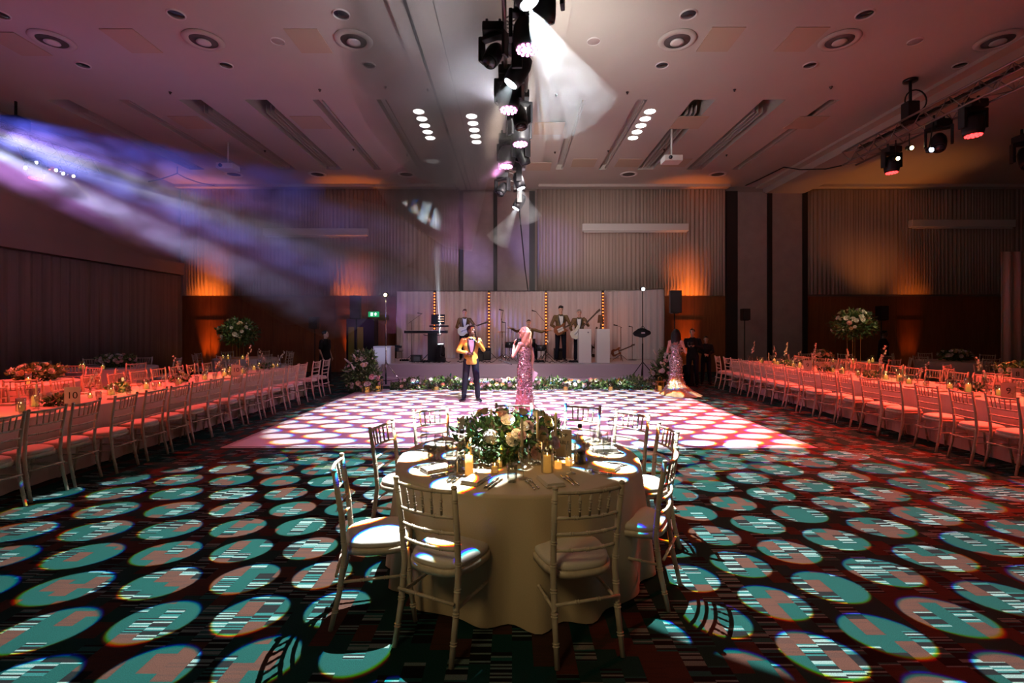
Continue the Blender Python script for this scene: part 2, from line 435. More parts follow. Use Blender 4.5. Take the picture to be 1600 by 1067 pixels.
class Proto:
    """first placement moves the built thing itself, later ones copy it with its parts"""
    def __init__(s, root): s.r = root; s.n = 0
    def put(s, loc, rz=0, label=None, group=None, scale=None):
        s.n += 1
        if s.n == 1:
            kids(s.r); r = s.r; r.location = loc; r.rotation_euler = (0, 0, rz)
            if label: r['label'] = label
            if group: r['group'] = group
            if scale is not None: r.scale = (scale,) * 3 if not hasattr(scale, '__len__') else scale
            return r
        return dup(s.r, loc, rz, label, group, scale=scale if scale is not None else (1, 1, 1))
ORD = ['first', 'second', 'third', 'fourth', 'fifth', 'sixth', 'seventh', 'eighth', 'ninth', 'tenth', 'eleventh', 'twelfth', 'thirteenth',
       'fourteenth', 'fifteenth', 'sixteenth', 'seventeenth', 'eighteenth', 'nineteenth', 'twentieth', 'twenty-first', 'twenty-second',
       'twenty-third', 'twenty-fourth', 'twenty-fifth', 'twenty-sixth', 'twenty-seventh', 'twenty-eighth', 'twenty-ninth', 'thirtieth']
def remeshed(mb, voxel, name, m, parent, smooth_it=4):
    """one continuous surface from overlapping closed volumes"""
    o = mb.build(name, m, None)
    md = o.modifiers.new('r', 'REMESH'); md.mode = 'VOXEL'; md.voxel_size = voxel
    if smooth_it:
        sm = o.modifiers.new('s', 'SMOOTH'); sm.iterations = smooth_it; sm.factor = .5
    dg = bpy.context.evaluated_depsgraph_get(); dg.update()
    me = bpy.data.meshes.new_from_object(o.evaluated_get(dg)); me.name = name
    o.modifiers.clear(); old = o.data; o.data = me; bpy.data.meshes.remove(old)
    me.polygons.foreach_set('use_smooth', [True] * len(me.polygons))
    if parent: o.parent = parent
    return o
def text_mesh(txt, size, name, m, parent, loc, rot, depth=.001, align='CENTER'):
    cu = bpy.data.curves.new(name, 'FONT'); cu.body = txt; cu.size = size; cu.extrude = depth; cu.align_x = align; cu.align_y = 'CENTER'
    t = bpy.data.objects.new(name, cu); C.objects.link(t)
    dg = bpy.context.evaluated_depsgraph_get(); dg.update()
    me = bpy.data.meshes.new_from_object(t.evaluated_get(dg)); bpy.data.objects.remove(t)
    me.materials.clear(); me.materials.append(m)
    o = bpy.data.objects.new(name, me); C.objects.link(o); o.parent = parent; o.location = loc; o.rotation_euler = rot
    return o
def struct(o): o['kind'] = 'structure'; return o
# ================================================================== the room
YB = 19.0; ZC = 7.25; XL = -13.0; XR = 21.0; YF = -6.0
mb = MB(); mb.box(((XL + XR) / 2, (YB + YF) / 2, -.05), (XR - XL, YB - YF, .1)); struct(mb.build('floor', CARPET))
# ceiling with long lighting slots cut into it
slots = []
for k, x in enumerate((-3.15, -4.7, -6.2, -7.8, -9.4, -11.0, 1.65, 3.15, 4.65, 6.35, 7.8)):
    wd, dp = ((.26, .18), (.55, .55))[1 if k in (2, 3, 5, 8, 9) else 0]
    slots.append((x, wd, dp))
slots.sort()
S0, S1 = 11.7, 16.9
mb = MB()
def cquad(x0, x1, y0, y1, z=ZC): mb.add([(x0, y0, z), (x1, y0, z), (x1, y1, z), (x0, y1, z)], [(0, 3, 2, 1)])
cquad(XL, XR, YF, S0); cquad(XL, XR, S1, YB)
x = XL
for sx, sw, sd in slots:
    a, b = sx - sw / 2, sx + sw / 2
    cquad(x, a, S0, S1); x = b
    cquad(a, b, S0, S1, ZC + sd)
    mb.add([(a, S0, ZC), (a, S1, ZC), (a, S1, ZC + sd), (a, S0, ZC + sd)], [(0, 1, 2, 3)])
    mb.add([(b, S0, ZC), (b, S1, ZC), (b, S1, ZC + sd), (b, S0, ZC + sd)], [(3, 2, 1, 0)])
    mb.add([(a, S0, ZC), (b, S0, ZC), (b, S0, ZC + sd), (a, S0, ZC + sd)], [(0, 1, 2, 3)])
    mb.add([(a, S1, ZC), (b, S1, ZC), (b, S1, ZC + sd), (a, S1, ZC + sd)], [(0, 1, 2, 3)])
cquad(x, XR, S0, S1)
struct(mb.build('ceiling', CEIL))
# folding slats and rails inside the slots
mb = MB()
for i, (sx, sw, sd) in enumerate(slots):
    if sw > .4:
        for k in range(3): mb.box((sx - .12 + .11 * k, (S0 + S1) / 2 + .3, ZC + .12), (.012, S1 - S0 - .9, .2))
    else:
        mb.box((sx + .07, (S0 + S1) / 2, ZC + .02), (.02, S1 - S0 - .2, .05))
struct(mb.build('trim_1', CEIL))
# soffits of the folding partitions with their track
mb = MB(); mb.box((-.53, (YB + YF) / 2, ZC - .06), (3.06, YB - YF, .12)); struct(mb.build('trim_2', CEIL))
mb = MB(); mb.box((10.6, (YB + YF) / 2, ZC - .15), (1.5, YB - YF, .30)); mb.box((9.72, (YB + YF) / 2, ZC - .04), (.3, YB - YF, .08)); struct(mb.build('trim_3', CEIL))
mb = MB(); mb.box((-1.77, (YB + YF) / 2, ZC - .125), (.055, YB - YF - .2, .012)); mb.box((-1.60, 17.0, ZC - .125), (.03, 3.6, .012))
mb.box((-1.62, 14.8, ZC - .125), (.3, .02, .012)); struct(mb.build('trim_4', DARK))
mb = MB(); mb.box((-1.30, 10, ZC - .123), (.012, 17, .006)); struct(mb.build('trim_5', DARK))
# cornice along the back wall
mb = MB(); mb.box((XL + 5.4, YB - .2, ZC - .05), (10.8, .4, .1)); mb.box((4.7, YB - .2, ZC - .05), (7.4, .4, .1)); mb.box((16.2, YB - .2, ZC - .05), (9.6, .4, .1))
struct(mb.build('trim_6', CEIL))
# walls
mb = MB(); mb.box(((XL + XR) / 2, YB + .1, ZC / 2), (XR - XL + .4, .2, ZC)); struct(mb.build('wall_back', WALLP))
mb = MB(); mb.box((XL - .1, (YB + YF) / 2, ZC / 2), (.2, YB - YF, ZC)); struct(mb.build('wall_left', WALLP))
mb = MB(); mb.box((XR + .1, (YB + YF) / 2, ZC / 2), (.2, YB - YF, ZC)); struct(mb.build('wall_right', WALLP))
# wood panelling below the curtains, in separate boards
def panelling(n, x0, x1, h=2.95):
    mb = MB(); k = max(1, round((x1 - x0) / 1.2)); wd = (x1 - x0) / k
    for i in range(k):
        mb.box((x0 + wd * (i + .5), YB - .04, h / 2), (wd - .012, .08, h))
    mb.box(((x0 + x1) / 2, YB - .09, 2.0), (x1 - x0, .012, .012)); mb.box(((x0 + x1) / 2, YB - .09, .06), (x1 - x0, .02, .12))
    struct(mb.build('baseboard_back' if n == 0 else 'trim_%d' % (20 + n), WOOD))
for n, (a, b) in enumerate(((XL, -2.05), (.95, 8.35), (11.45, XR))): panelling(n, a, b)
# storage pockets of the folding partitions: pale panels in dark frames
def pocket(n, xs, fr):
    mb = MB()
    for x0, x1 in xs: mb.box(((x0 + x1) / 2, YB - .1, 3.5), (x1 - x0, .12, 7.0))
    struct(mb.build('door_%d' % n, PANEL))
    mb = MB()
    for x, wd in fr: mb.box((x, YB - .12, 3.52), (wd, .16, 7.04))
    struct(mb.build('trim_%d' % (30 + n), DARK))
pocket(1, ((-1.9, -.72), (-.58, .68)), ((-1.97, .13), (-.65, .15), (.78, .22)))
pocket(2, ((8.78, 9.93), (10.12, 11.3)), ((8.56, .42), (10.03, .17), (11.4, .18)))
# pleated wall curtains
def pleats(x0, x1, z0, z1, y, amp=.045, pitch=.13, seed=1, axis='x', step=.02, sag=0):
    rnd = random.Random(seed); mb = MB(); n = int((x1 - x0) / step) + 1
    ph = 0; cols = []
    for i in range(n):
        ph += step / pitch * 2 * PI * (1 + .45 * math.sin(i * .05 + seed) * rnd.random())
        cols.append((x0 + i * step, amp * math.sin(ph) * (.6 + .4 * math.sin(i * .021 + seed)) + amp * .2 * rnd.uniform(-1, 1)))
    zs = (z0, z0 + (z1 - z0) * .5, z1); fx = (1.25, 1.05, .8); vs = []; fs = []
    for zi, z in enumerate(zs):
        for i, (x, d) in enumerate(cols):
            dd = d * fx[zi]
            vs.append((x, y + dd, z) if axis == 'x' else (y + dd, x, z))
    for zi in range(2):
        for i in range(n - 1):
            a = zi * n + i; fs.append((a, a + 1, a + n + 1, a + n))
    mb.add(vs, fs); return mb
def curtain(name, label, x0, x1, z0, z1, y, m, cat='curtain', **k):
    o = pleats(x0, x1, z0, z1, y, **k).build(name, m, smooth=True)
    md = o.modifiers.new('t', 'SOLIDIFY'); md.thickness = .006
    return tag(o, label, cat)
curtain('wall_curtain', 'grey-brown pleated wall curtain above wood panels, left of the stage, under purple beams', XL + .05, -2.08, 2.98, ZC - .12, YB - .12, BLIND, seed=1)
curtain('wall_curtain', 'beige pleated wall curtain above the stage, right of the central pale panels', 1.0, 8.33, 2.98, ZC - .12, YB - .12, BLIND, seed=2)
curtain('wall_curtain', 'dark pleated wall curtain on the far right of the back wall', 11.5, XR - .02, 3.02, ZC - .12, YB - .12, BLIND, seed=3)
curtain('side_drape', 'dark brown full-length drape along the left wall', 0.5, YB - .1, .02, 3.73, XL + .14, DRAPE, axis='y', amp=.06, pitch=.33, seed=5, step=.03)
curtain('side_drape', 'tall dark curtain high on the left wall above the brown drape', 0.5, 11.2, 4.9, ZC - .05, XL + .10, DRAPE, axis='y', amp=.04, pitch=.2, seed=6, step=.03)
mb = MB(); mb.box((XL + .12, 8, 4.0), (.24, 22, .45)); struct(mb.build('trim_7', WALLP))
curtain('pipe_and_drape', 'pale grey standing drape at the far right behind the red-lit tables', 12.15, 14.6, .02, 3.62, 12.0, mat('pale_drape', (.5, .44, .42), .9), amp=.05, pitch=.3, seed=7, step=.03)
# projection screens housings
for x0, x1, y0, lab in ((2.72, 6.81, 5.60, 'long white screen housing on the beige curtain right of centre'),
                        (-9.6, -5.58, 5.42, 'long white screen housing on the curtain left of centre'),
                        (15.4, 19.4, 5.75, 'long shadowed screen housing on the far right curtain')):
    t = thing('projection_screen_housing', lab, 'projection screen', ((x0 + x1) / 2, YB - .28, y0))
    mb = MB(); mb.box((0, 0, 0), (x1 - x0, .2, .28)); mb.build('casing', WHITEP, t, bevel=.02)
    mb = MB(); mb.box((0, -.02, -.17), (x1 - x0 - .12, .03, .05)); mb.build('bottom_bar', WHITEP, t)
# ---- ceiling fixtures
def disc_thing(name, label, x, y, z, r, m, cat, ring=None):
    t = thing(name, label, cat, (x, y, z))
    mb = MB(); mb.lathe([(0.001, -.012), (r * .9, -.012), (r, -.004), (r, .0)], 28); mb.build('face', m, t, True)
    if ring:
        mb = MB(); mb.lathe([(r, 0), (r * 1.02, -.02), (r * ring, -.025), (r * ring * 1.05, 0)], 28); mb.build('ring', WHITEP, t, True)
    return t
XN = {-9: 'far left', -8.8: 'far left', -6: 'left', -5.9: 'left', -3: 'left of centre', 3.15: 'right of centre', 6.2: 'right', 9.4: 'far right'}
def xname(x): return XN[min(XN, key=lambda k: abs(k - x))]
DIFF = mat('dark_diffuser', (.06, .045, .045), .6)
for x in (-8.8, -5.9, -3.03, 3.16, 6.27, 9.3):
    t = thing('air_diffuser', 'round ceiling air diffuser with pale ring, nearest row, %s' % xname(x), 'air vent', (x, 9.26, ZC - .012))
    mb = MB(); mb.lathe([(.36, 0), (.34, -.03), (.26, -.035), (.24, -.01)], 32); mb.build('outer_ring', CEIL, t, True)
    mb = MB(); mb.lathe([(.001, -.02), (.24, -.02), (.25, .0)], 32); mb.build('core', DIFF, t, True)
    mb = MB(); mb.lathe([(.12, -.03), (.13, -.05), (.07, -.05), (.001, -.055)], 24); mb.build('centre_cone', WHITEP, t, True)
for x in (-10, -7, -3.8, 4.2, 7.4):
    disc_thing('air_diffuser', 'round ceiling air diffuser by the back curtain, ' + {-10: 'leftmost', -7: 'second from left', -3.8: 'just left of the partition track', 4.2: 'right of centre', 7.4: 'rightmost'}[x], x, 17.4, ZC, .22, DIFF, 'air vent', 1.35)
for x in (-5.9, -3.0, 3.1, 6.2, -9):
    disc_thing('recessed_downlight', 'unlit dark recessed ceiling downlight, row nearest the camera, %s' % xname(x), x, 8.5, ZC, .13, LENSD, 'ceiling light', 1.12)
for x in (-9, -6, -3, 3.15, 6.25, 9.4):
    disc_thing('recessed_downlight', 'unlit dark recessed ceiling downlight just beyond the round diffusers, %s' % xname(x), x, 10.15, ZC, .12, LENSD, 'ceiling light', 1.12)
for x, n in ((-4.5, 'left'), (1.57, 'centre'), (7.75, 'right')):
    disc_thing('ceiling_speaker', 'flat grey round ceiling speaker between diffusers, %s one' % n, x, 9.3, ZC, .12, PANEL, 'ceiling speaker', 1.04)
for x, y, n in ((-9.6, 9.4, 'far left, nearest row'), (-7.3, 9.3, 'left, nearest row'), (-3.9, 9.3, 'left of the centre soffit, nearest row'), (3.98, 9.25, 'right of centre, nearest row'), (5.52, 9.25, 'right, nearest row'),
                (1.0, 13.1, 'by the light truss, middle row'), (4.75, 13.0, 'right, middle row'), (7.9, 13.0, 'far right, middle row'), (-5.4, 13.0, 'left, middle row'), (-8.6, 13.0, 'far left, middle row'),
                (.9, 16.2, 'by the light truss, back row'), (2.4, 16.2, 'right of centre, back row'), (3.9, 16.2, 'second from right, back row'), (5.5, 16.2, 'rightmost, back row')):
    mb = MB(); mb.box((0, 0, -.008), (.62 if y < 12 else .8, .78, .016))
    tag(mb.build('ceiling_access_panel', TILE, loc=(x, y, ZC if abs(x + .53) > 1.53 else ZC - .12)), 'square beige ceiling access panel, %s' % n, 'ceiling panel')
rows = [(-2.38, 'left of the partition track', ZC), (-1.03, 'just left of the light truss', ZC - .12), (3.52, 'right of centre', ZC)]
for rx, rn, rz_ in rows:
    for k in range(5):
        disc_thing('lit_downlight', 'glowing ceiling downlight, %s from the camera in the row %s' % (ORD[k], rn), rx, 12.35 + .43 * k, rz_, .135, DOWNL, 'ceiling light')
rr = random.Random(4); i = 0
for x in (-8, -4.6, -3.2, -1.6, 1.2, 2.7, 5.0, 7.0):
    for y in (7.2, 11.2, 15.2):
        xx, yy = x + .3 * ((i * 7) % 5 - 2) / 2, y + .25 * ((i * 3) % 5 - 2) / 2
        mb = MB(); mb.lathe([(.001, -.05), (.018, -.05), (.02, -.02), (.035, -.012), (.035, 0)], 12)
        tag(mb.build('sprinkler_head', DARK, smooth=True, loc=(xx, yy, ZC if abs(xx + .53) > 1.53 else ZC - .12)), 'tiny ceiling sprinkler head, %s along the %s row' % (ORD[i // 3], ('near', 'middle', 'far')[i % 3]), 'sprinkler', 'ceiling sprinkler heads'); i += 1
# projectors on poles
for x, y, z, n in ((4.42, 13.4, 6.38, 'right'), (-8.45, 14.4, 6.5, 'left')):
    t = thing('ceiling_projector', 'white projector hanging from the ceiling on a pole, %s of the truss' % n, 'projector', (x, y, z))
    mb = MB(); mb.box((0, 0, 0), (.5, .4, .16)); mb.build('body', WHITEP, t, bevel=.02)
    mb = MB(); mb.tube([(0, 0, .08), (0, 0, ZC - z)], .025, 10); mb.build('pole', WHITEP, t, True)
    mb = MB(); mb.tube([(-.1, -.2, 0), (-.1, -.24, 0)], .05, 14); mb.build('lens', LENSD, t, True)
# exit sign
p = at(584, 491, 18.4)
t = thing('exit_sign', 'small green emergency exit sign beside the left stage speaker', 'exit sign', p)
GRN = mat('lit_green_sign', (0, .3, .1), .5, em=(.0, .42, .13), es=1.0); WS = mat('lit_white_mark', (1, 1, 1), .5, em=(1, 1, 1), es=1.3)
mb = MB(); mb.box((0, 0, 0), (.40, .05, .20)); mb.build('sign_box', GRN, t)
mb = MB(); mb.box((-.07, -.03, 0), (.085, .01, .13)); mb.build('door_mark', WS, t)
mb = MB(); mb.prism([(.01, 0), (.075, .07), (.14, 0), (.10, 0), (.10, -.055), (.05, -.055), (.05, 0)], -.005, .005, Matrix.Translation((0, -.03, 0)) @ Matrix.Rotation(PI / 2, 4, 'X')); mb.build('arrow_mark', WS, t)
mb = MB(); mb.ell((-.065, -.037, .035), (.012, .004, .014)); mb.tube([(-.065, -.037, .02), (-.07, -.037, -.01), (-.05, -.037, -.05)], .007, 6); mb.tube([(-.07, -.037, -.01), (-.09, -.037, -.05)], .007, 6); mb.build('figure_mark', GRN, t)
mb = MB(); mb.tube([(0, .02, .1), (0, .05, .16), (0, .5, .16)], .012, 6); mb.build('bracket', DARK, t)
# ================================================================== dance floor and stage
t = thing('dance_floor', 'glossy white panelled dance floor covered in projected light dots', 'dance floor', (0, 0, 0))
mb = MB(); x0, x1, y0, y1 = -4.1, 4.3, 7.0, 13.5
for i in range(7):
    for j in range(6):
        wx = (x1 - x0) / 7; wy = (y1 - y0) / 6
        mb.box((x0 + wx * (i + .5), y0 + wy * (j + .5), .012), (wx - .003, wy - .003, .024))
mb.build('floor_panels', FLOORW, t)
mb = MB()
for c, d in (((.1, y0 - .04, .010), (8.56, .08, .02)), ((x0 - .04, 10.25, .010), (.08, 6.5, .02)), ((x1 + .04, 10.25, .010), (.08, 6.5, .02))): mb.box(c, d)
mb.build('edge_ramp', mat('grey_edge_strip', (.22, .18, .19), .4), t)

SZ = .60
t = thing('stage', 'low white stage with a glossy white front behind the garland', 'stage', (0, 0, 0))
mb = MB(); mb.prism([(-4.05, 15), (4.45, 15), (5.35, 16.6), (5.35, 18.0), (-4.35, 18.0)], 0, SZ); mb.build('deck', STAGEW, t, bevel=.012)
mb = MB(); mb.box((.2, 14.68, .11), (8.4, .62, .22)); mb.build('step', STAGEW, t, bevel=.012)
# drape behind the band, right end turned forwards
t = thing('stage_drape', 'white pleated drape hung behind the band along the stage', 'drape', (0, 0, 0))
pleats(-4.25, 3.9, SZ + .01, 3.06, 17.85, amp=.04, pitch=.21, seed=11, step=.025).build('back_panel', DRAPEW, t, True)
o = pleats(0, 1.75, SZ + .01, 3.06, 0, amp=.05, pitch=.24, seed=12, step=.025).build('side_panel', DRAPEW, t, True)
o.location = (3.88, 17.85, 0); o.rotation_euler = (0, 0, math.radians(-38))
mb = MB(); mb.tube([(-4.27, 17.9, 3.08), (3.9, 17.9, 3.08), (5.27, 16.82, 3.08)], .02, 8); mb.build('top_rail', TRUSSM, t, True)
for x, y in ((-4.27, 17.9), (3.9, 17.95), (5.28, 16.8)):
    mb = MB(); mb.tube([(x, y, SZ), (x, y, 3.08)], .022, 8); mb.build('upright', TRUSSM, t, True)

# ================================================================== banquet chair
def make_chair():
    t = thing('banquet_chair', 'x', 'chair')
    def ringed(mb, pts, r, n=8, rings=()):
        mb.tube(pts, r, n)
        P = [V(p) for p in pts]; ln = [0]
        for i in range(1, len(P)): ln.append(ln[-1] + (P[i] - P[i - 1]).length)
        for q in rings:
            s = q * ln[-1]
            for i in range(1, len(P)):
                if ln[i] >= s:
                    f = (s - ln[i - 1]) / (ln[i] - ln[i - 1]); c = P[i - 1].lerp(P[i], f); d = (P[i] - P[i - 1]).normalized()
                    rr = (r if not hasattr(r, '__len__') else r[i])
                    for e in (-.007, .007): mb.tube([c + d * (e - .004), c + d * e, c + d * (e + .004)], [rr, rr + .0035, rr], n)
                    break
    # rear posts run from foot to finial
    def post(s):
        return [(s * .185, -.275, 0), (s * .180, -.225, .22), (s * .178, -.195, .44), (s * .183, -.215, .66), (s * .190, -.255, .915)]
    for s in (-1, 1):
        mb = MB(); ringed(mb, post(s), [.0145, .0165, .0175, .0165, .0145], 10, (.12, .27, .40, .55, .68, .80, .93))
        mb.ell((s * .190, -.256, .92), (.0165, .0165, .012), 10, 6); mb.build('back_post', CHAIR, t, True)
    for s in (-1, 1):
        mb = MB(); ringed(mb, [(s * .205, .205, 0), (s * .185, .17, .25), (s * .178, .155, .43)], [.0135, .016, .0175], 10, (.22, .5, .72)); mb.build('front_leg', CHAIR, t, True)
    def bow(z, yb, dy, x=.180):
        return [(x * k / 4, yb - dy * (1 - (k / 4) ** 2), z) for k in range(-4, 5)]
    mb = MB()
    ringed(mb, bow(.895, -.252, .03, .187), .0105, 8, (.3, .7)); ringed(mb, bow(.755, -.230, .03, .184), .0095, 8, (.3, .7))
    ringed(mb, bow(.665, -.217, .03, .180), .0095, 8, (.25, .5, .75)); ringed(mb, bow(.575, -.205, .03, .178), .0095, 8, (.25, .5, .75))
    mb.build('back_rails', CHAIR, t, True)
    for k in (-2, -1, 0, 1, 2):
        x = k * .058; f = 1 - (x / .18) ** 2
        mb = MB(); ringed(mb, [(x * .92, -.230 - .03 * f, .758), (x, -.252 - .03 * f, .892)], .0068, 6, (.3, .65)); mb.build('spindle', CHAIR, t, True)
    # seat ring: rounded trapezoid
    def outline(w, n=40):
        pts = []
        for i in range(n):
            a = 2 * PI * i / n; ca, sa = math.cos(a), math.sin(a)
            e = 2 / 3.0
            x = w * math.copysign(abs(ca) ** e, ca); y = w * math.copysign(abs(sa) ** e, sa)
            x *= (1.0 + .10 * y / w); pts.append((x, y - .015))
        return pts
    mb = MB(); o1, o0 = outline(.205), outline(.170)
    vs = [(x, y, .415) for x, y in o1] + [(x, y, .450) for x, y in o1] + [(x, y, .452) for x, y in o0] + [(x, y, .415) for x, y in o0]
    n = 40; fs = []
    for r in range(4):
        for i in range(n):
            j = (i + 1) % n; q = (r + 1) % 4; fs.append((r * n + i, r * n + j, q * n + j, q * n + i))
    mb.add(vs, fs); mb.build('seat_frame', CHAIR, t, True)
    mb = MB(); lv = [(1.0, .452), (1.02, .465), (1.0, .482), (.88, .493), (.6, .500), (.25, .503)]
    vs = []; o2 = outline(.192)
    for s, z in lv: vs += [(x * s, (y + .015) * s - .015, z) for x, y in o2]
    fs = [(i, (i + 1) % n, n + (i + 1) % n, n + i) for i in range(n)]
    fs = []
    for r in range(len(lv) - 1):
        for i in range(n):
            j = (i + 1) % n; fs.append((r * n + i, r * n + j, (r + 1) * n + j, (r + 1) * n + i))
    fs.append(tuple(range(n - 1, -1, -1))); fs.append(tuple((len(lv) - 1) * n + i for i in range(n)))
    mb.add(vs, fs); mb.build('seat_cushion', CUSH, t, True)
    mb = MB()
    for s in (-1, 1): ringed(mb, [(s * .181, -.235, .27), (s * .187, .172, .27)], .009, 8, (.33, .66))
    ringed(mb, [(-.182, -.245, .31), (.182, -.245, .31)], .009, 8, (.33, .66)); ringed(mb, [(-.188, .176, .30), (.188, .176, .30)], .009, 8, (.33, .66))
    mb.build('stretchers', CHAIR, t, True)
    return t
chair = Proto(make_chair())
def chair_back_at(x, y, tx, ty, label, group):
    """back legs centred near x,y; the seat faces tx,ty"""
    d = V((tx - x, ty - y)).normalized(); rz = math.atan2(-d.x, d.y)
    return chair.put((x + d.x * .235, y + d.y * .235, 0), rz, label, group)

# ------------------------------------------------------------------ the near round table
TX, TY, TR = .05, 3.76, .915
def tablecloth(r, h, label, m, loc, seed=0, folds=17, amp=.062, n=160):
    rnd = random.Random(seed); ph = [rnd.uniform(0, 6.28) for _ in range(6)]
    def fold(i, a):
        t = [0, 0, 0, 0, .05, .35, .75, 1.0][i] if i < 8 else 1.0
        w = (math.sin(folds * a + ph[0]) + .35 * math.sin((folds * .5 - 2) // 1 * a + ph[1]) + .5 * math.sin((folds + 5) * a + ph[2]))
        return 1 + amp * t * w * .55 + .03 * t
    prof = [(.001, h), (r * .5, h), (r * .97, h), (r, h - .003), (r + .006, h - .02), (r + .012, h - .22), (r + .02, h - .48), (r + .03, .012)]
    mb = MB(); mb.lathe(prof, n, fold=fold); o = mb.build('tablecloth', m, smooth=True, loc=loc); return tag(o, label, 'tablecloth')
tablecloth(TR, .757, 'champagne satin tablecloth draped to the floor over the near round table', CLOTH, (TX, TY, 0), 3)
def round_table(x, y, r, lab):
    t = thing('round_table', lab, 'table', (x, y, 0))
    mb = MB(); mb.lathe([(.001, .715), (r - .015, .715), (r - .01, .73), (r - .02, .745), (.001, .745)], 48); mb.build('tabletop', PANEL, t, True)
    for k in range(4):
        a = PI / 4 + k * PI / 2; mb = MB(); mb.tube([(math.cos(a) * r * .6, math.sin(a) * r * .6, 0), (math.cos(a) * r * .6, math.sin(a) * r * .6, .715)], .016, 8); mb.build('leg', BLACKM, t, True)
round_table(TX, TY, TR, 'round table under the champagne cloth in the foreground')
CH = [(-.46, 2.60, 'front left chair of the near round table, a light dot on its seat', (.55, 1.1)),
      (.40, 2.56, 'front right chair of the near round table, back to the camera', (-.32, 1.2)),
      (-1.05, 2.98, 'near round table chair seen side-on at far left, dot-lit seat', (1.2, .28)),
      (-1.10, 4.15, 'near round table chair, second back on the left side', (1.0, -.25)),
      (-.82, 4.92, 'near round table chair at back left, before the dance floor', (.75, -1)),
      (.02, 5.22, 'near round table chair directly behind the flowers', (0, -1)),
      (.74, 5.12, 'near round table chair behind the dark bottle', (-.5, -1)),
      (1.16, 4.72, 'near round table chair at back right corner', (-.9, -.75)),
      (1.27, 4.00, 'near round table chair on the right, behind the nearer one', (-1, -.08)),
      (1.02, 3.16, 'near round table chair on the right nearest the camera', (-.85, .48))]
for x, y, lab, d in CH: chair_back_at(x, y, x + d[0], y + d[1], 'cream ' + lab, 'chairs round the near table')

# ------------------------------------------------------------------ long banquet tables with chairs
def long_table(x0, x1, y0, y1, side, lab):
    t = thing('banquet_table', 'long rectangular banquet table under the %s ivory cloth' % side, 'table', ((x0 + x1) / 2, (y0 + y1) / 2, 0))
    mb = MB(); mb.box((0, 0, .735), (x1 - x0 - .04, y1 - y0 - .04, .024)); mb.build('tabletop', PANEL, t)
    for sx in (-1, 1):
        for sy in (-1, 1):
            mb = MB(); mb.tube([(sx * (x1 - x0) * .42, sy * (y1 - y0) * .47, 0), (sx * (x1 - x0) * .42, sy * (y1 - y0) * .47, .73)], .018, 8); mb.build('leg', BLACKM, t, True)
    # cloth: top and a softly folded skirt
    rnd = random.Random(len(lab)); mb = MB(); pts = []
    def seg(a, b):
        n = max(2, int((b - a).length / .05)); return [a.lerp(b, i / n) for i in range(n)]
    c = [V((x0, y0)), V((x1, y0)), V((x1, y1)), V((x0, y1))]
    nr = [V((0, -1)), V((1, 0)), V((0, 1)), V((-1, 0))]; per = []
    for k in range(4):
        for p in seg(c[k], c[(k + 1) % 4]): per.append((p, nr[k]))
    n = len(per); vs = []; zs = (.752, .745, .55, .28, .012); am = (0, .006, .015, .03, .045)
    w = [math.sin(i * .9) * .5 + math.sin(i * .37 + 1) * .5 for i in range(n)]
    for z, a in zip(zs, am):
        for i, (p, q) in enumerate(per): vs.append((p.x + q.x * (a * (1 + .6 * w[i]) + .003), p.y + q.y * (a * (1 + .6 * w[i]) + .003), z))
    fs = []
    for r in range(4):
        for i in range(n):
            j = (i + 1) % n; fs.append((r * n + i, r * n + j, (r + 1) * n + j, (r + 1) * n + i))
    fs.append(tuple(range(n))); mb.add(vs, fs)
    tag(mb.build('tablecloth', CLOTHW, smooth=False), lab, 'tablecloth')
LY0, LY1 = 3.3, 12.45; RY0, RY1 = 4.2, 14.3
LX0, LX1 = -6.55, -5.32; RX0, RX1 = 6.45, 7.70
long_table(LX0, LX1, LY0, LY1, 'left', 'ivory cloth on the long banquet table at left')
long_table(RX0, RX1, RY0, RY1, 'right', 'ivory cloth on the long banquet table at right, red-lit')
LC = [4.35, 4.81, 5.27, 5.76, 6.3, 6.78, 7.29, 7.69, 8.27, 8.77, 9.3, 9.8, 10.46, 10.9, 11.7, 12.3]
RC = [14.1, 13.5, 13.0, 12.5, 11.9, 11.4, 11.0, 10.4, 9.86, 9.26, 8.84, 8.22, 7.76, 7.14, 6.55, 6.07][::-1]
rn = random.Random(8)
for i, y in enumerate(LC):
    chair_back_at(-4.80 + rn.uniform(-.03, .03), y + .2, -6, y + .2 + rn.uniform(-.18, .18), 'white chair, %s from the camera on the aisle side of the left banquet table' % ORD[i], 'left aisle chairs')
for i, y in enumerate(RC):
    chair_back_at(5.93 + rn.uniform(-.03, .03), y - .2, 7.2, y - .2 + rn.uniform(-.18, .18), 'white chair, %s from the camera on the aisle side of the right banquet table' % ORD[i], 'right aisle chairs')
for i in range(14):
    y = 5.6 + i * .52
    chair_back_at(-7.12, y, -6, y + rn.uniform(-.1, .1), 'chair, %s from the camera on the wall side of the left banquet table' % ORD[i], 'left wall-side chairs')
for i in range(15):
    y = 7.0 + i * .50
    chair_back_at(8.28, y, 7.2, y + rn.uniform(-.1, .1), 'chair, %s from the camera on the wall side of the right banquet table' % ORD[i], 'right wall-side chairs')
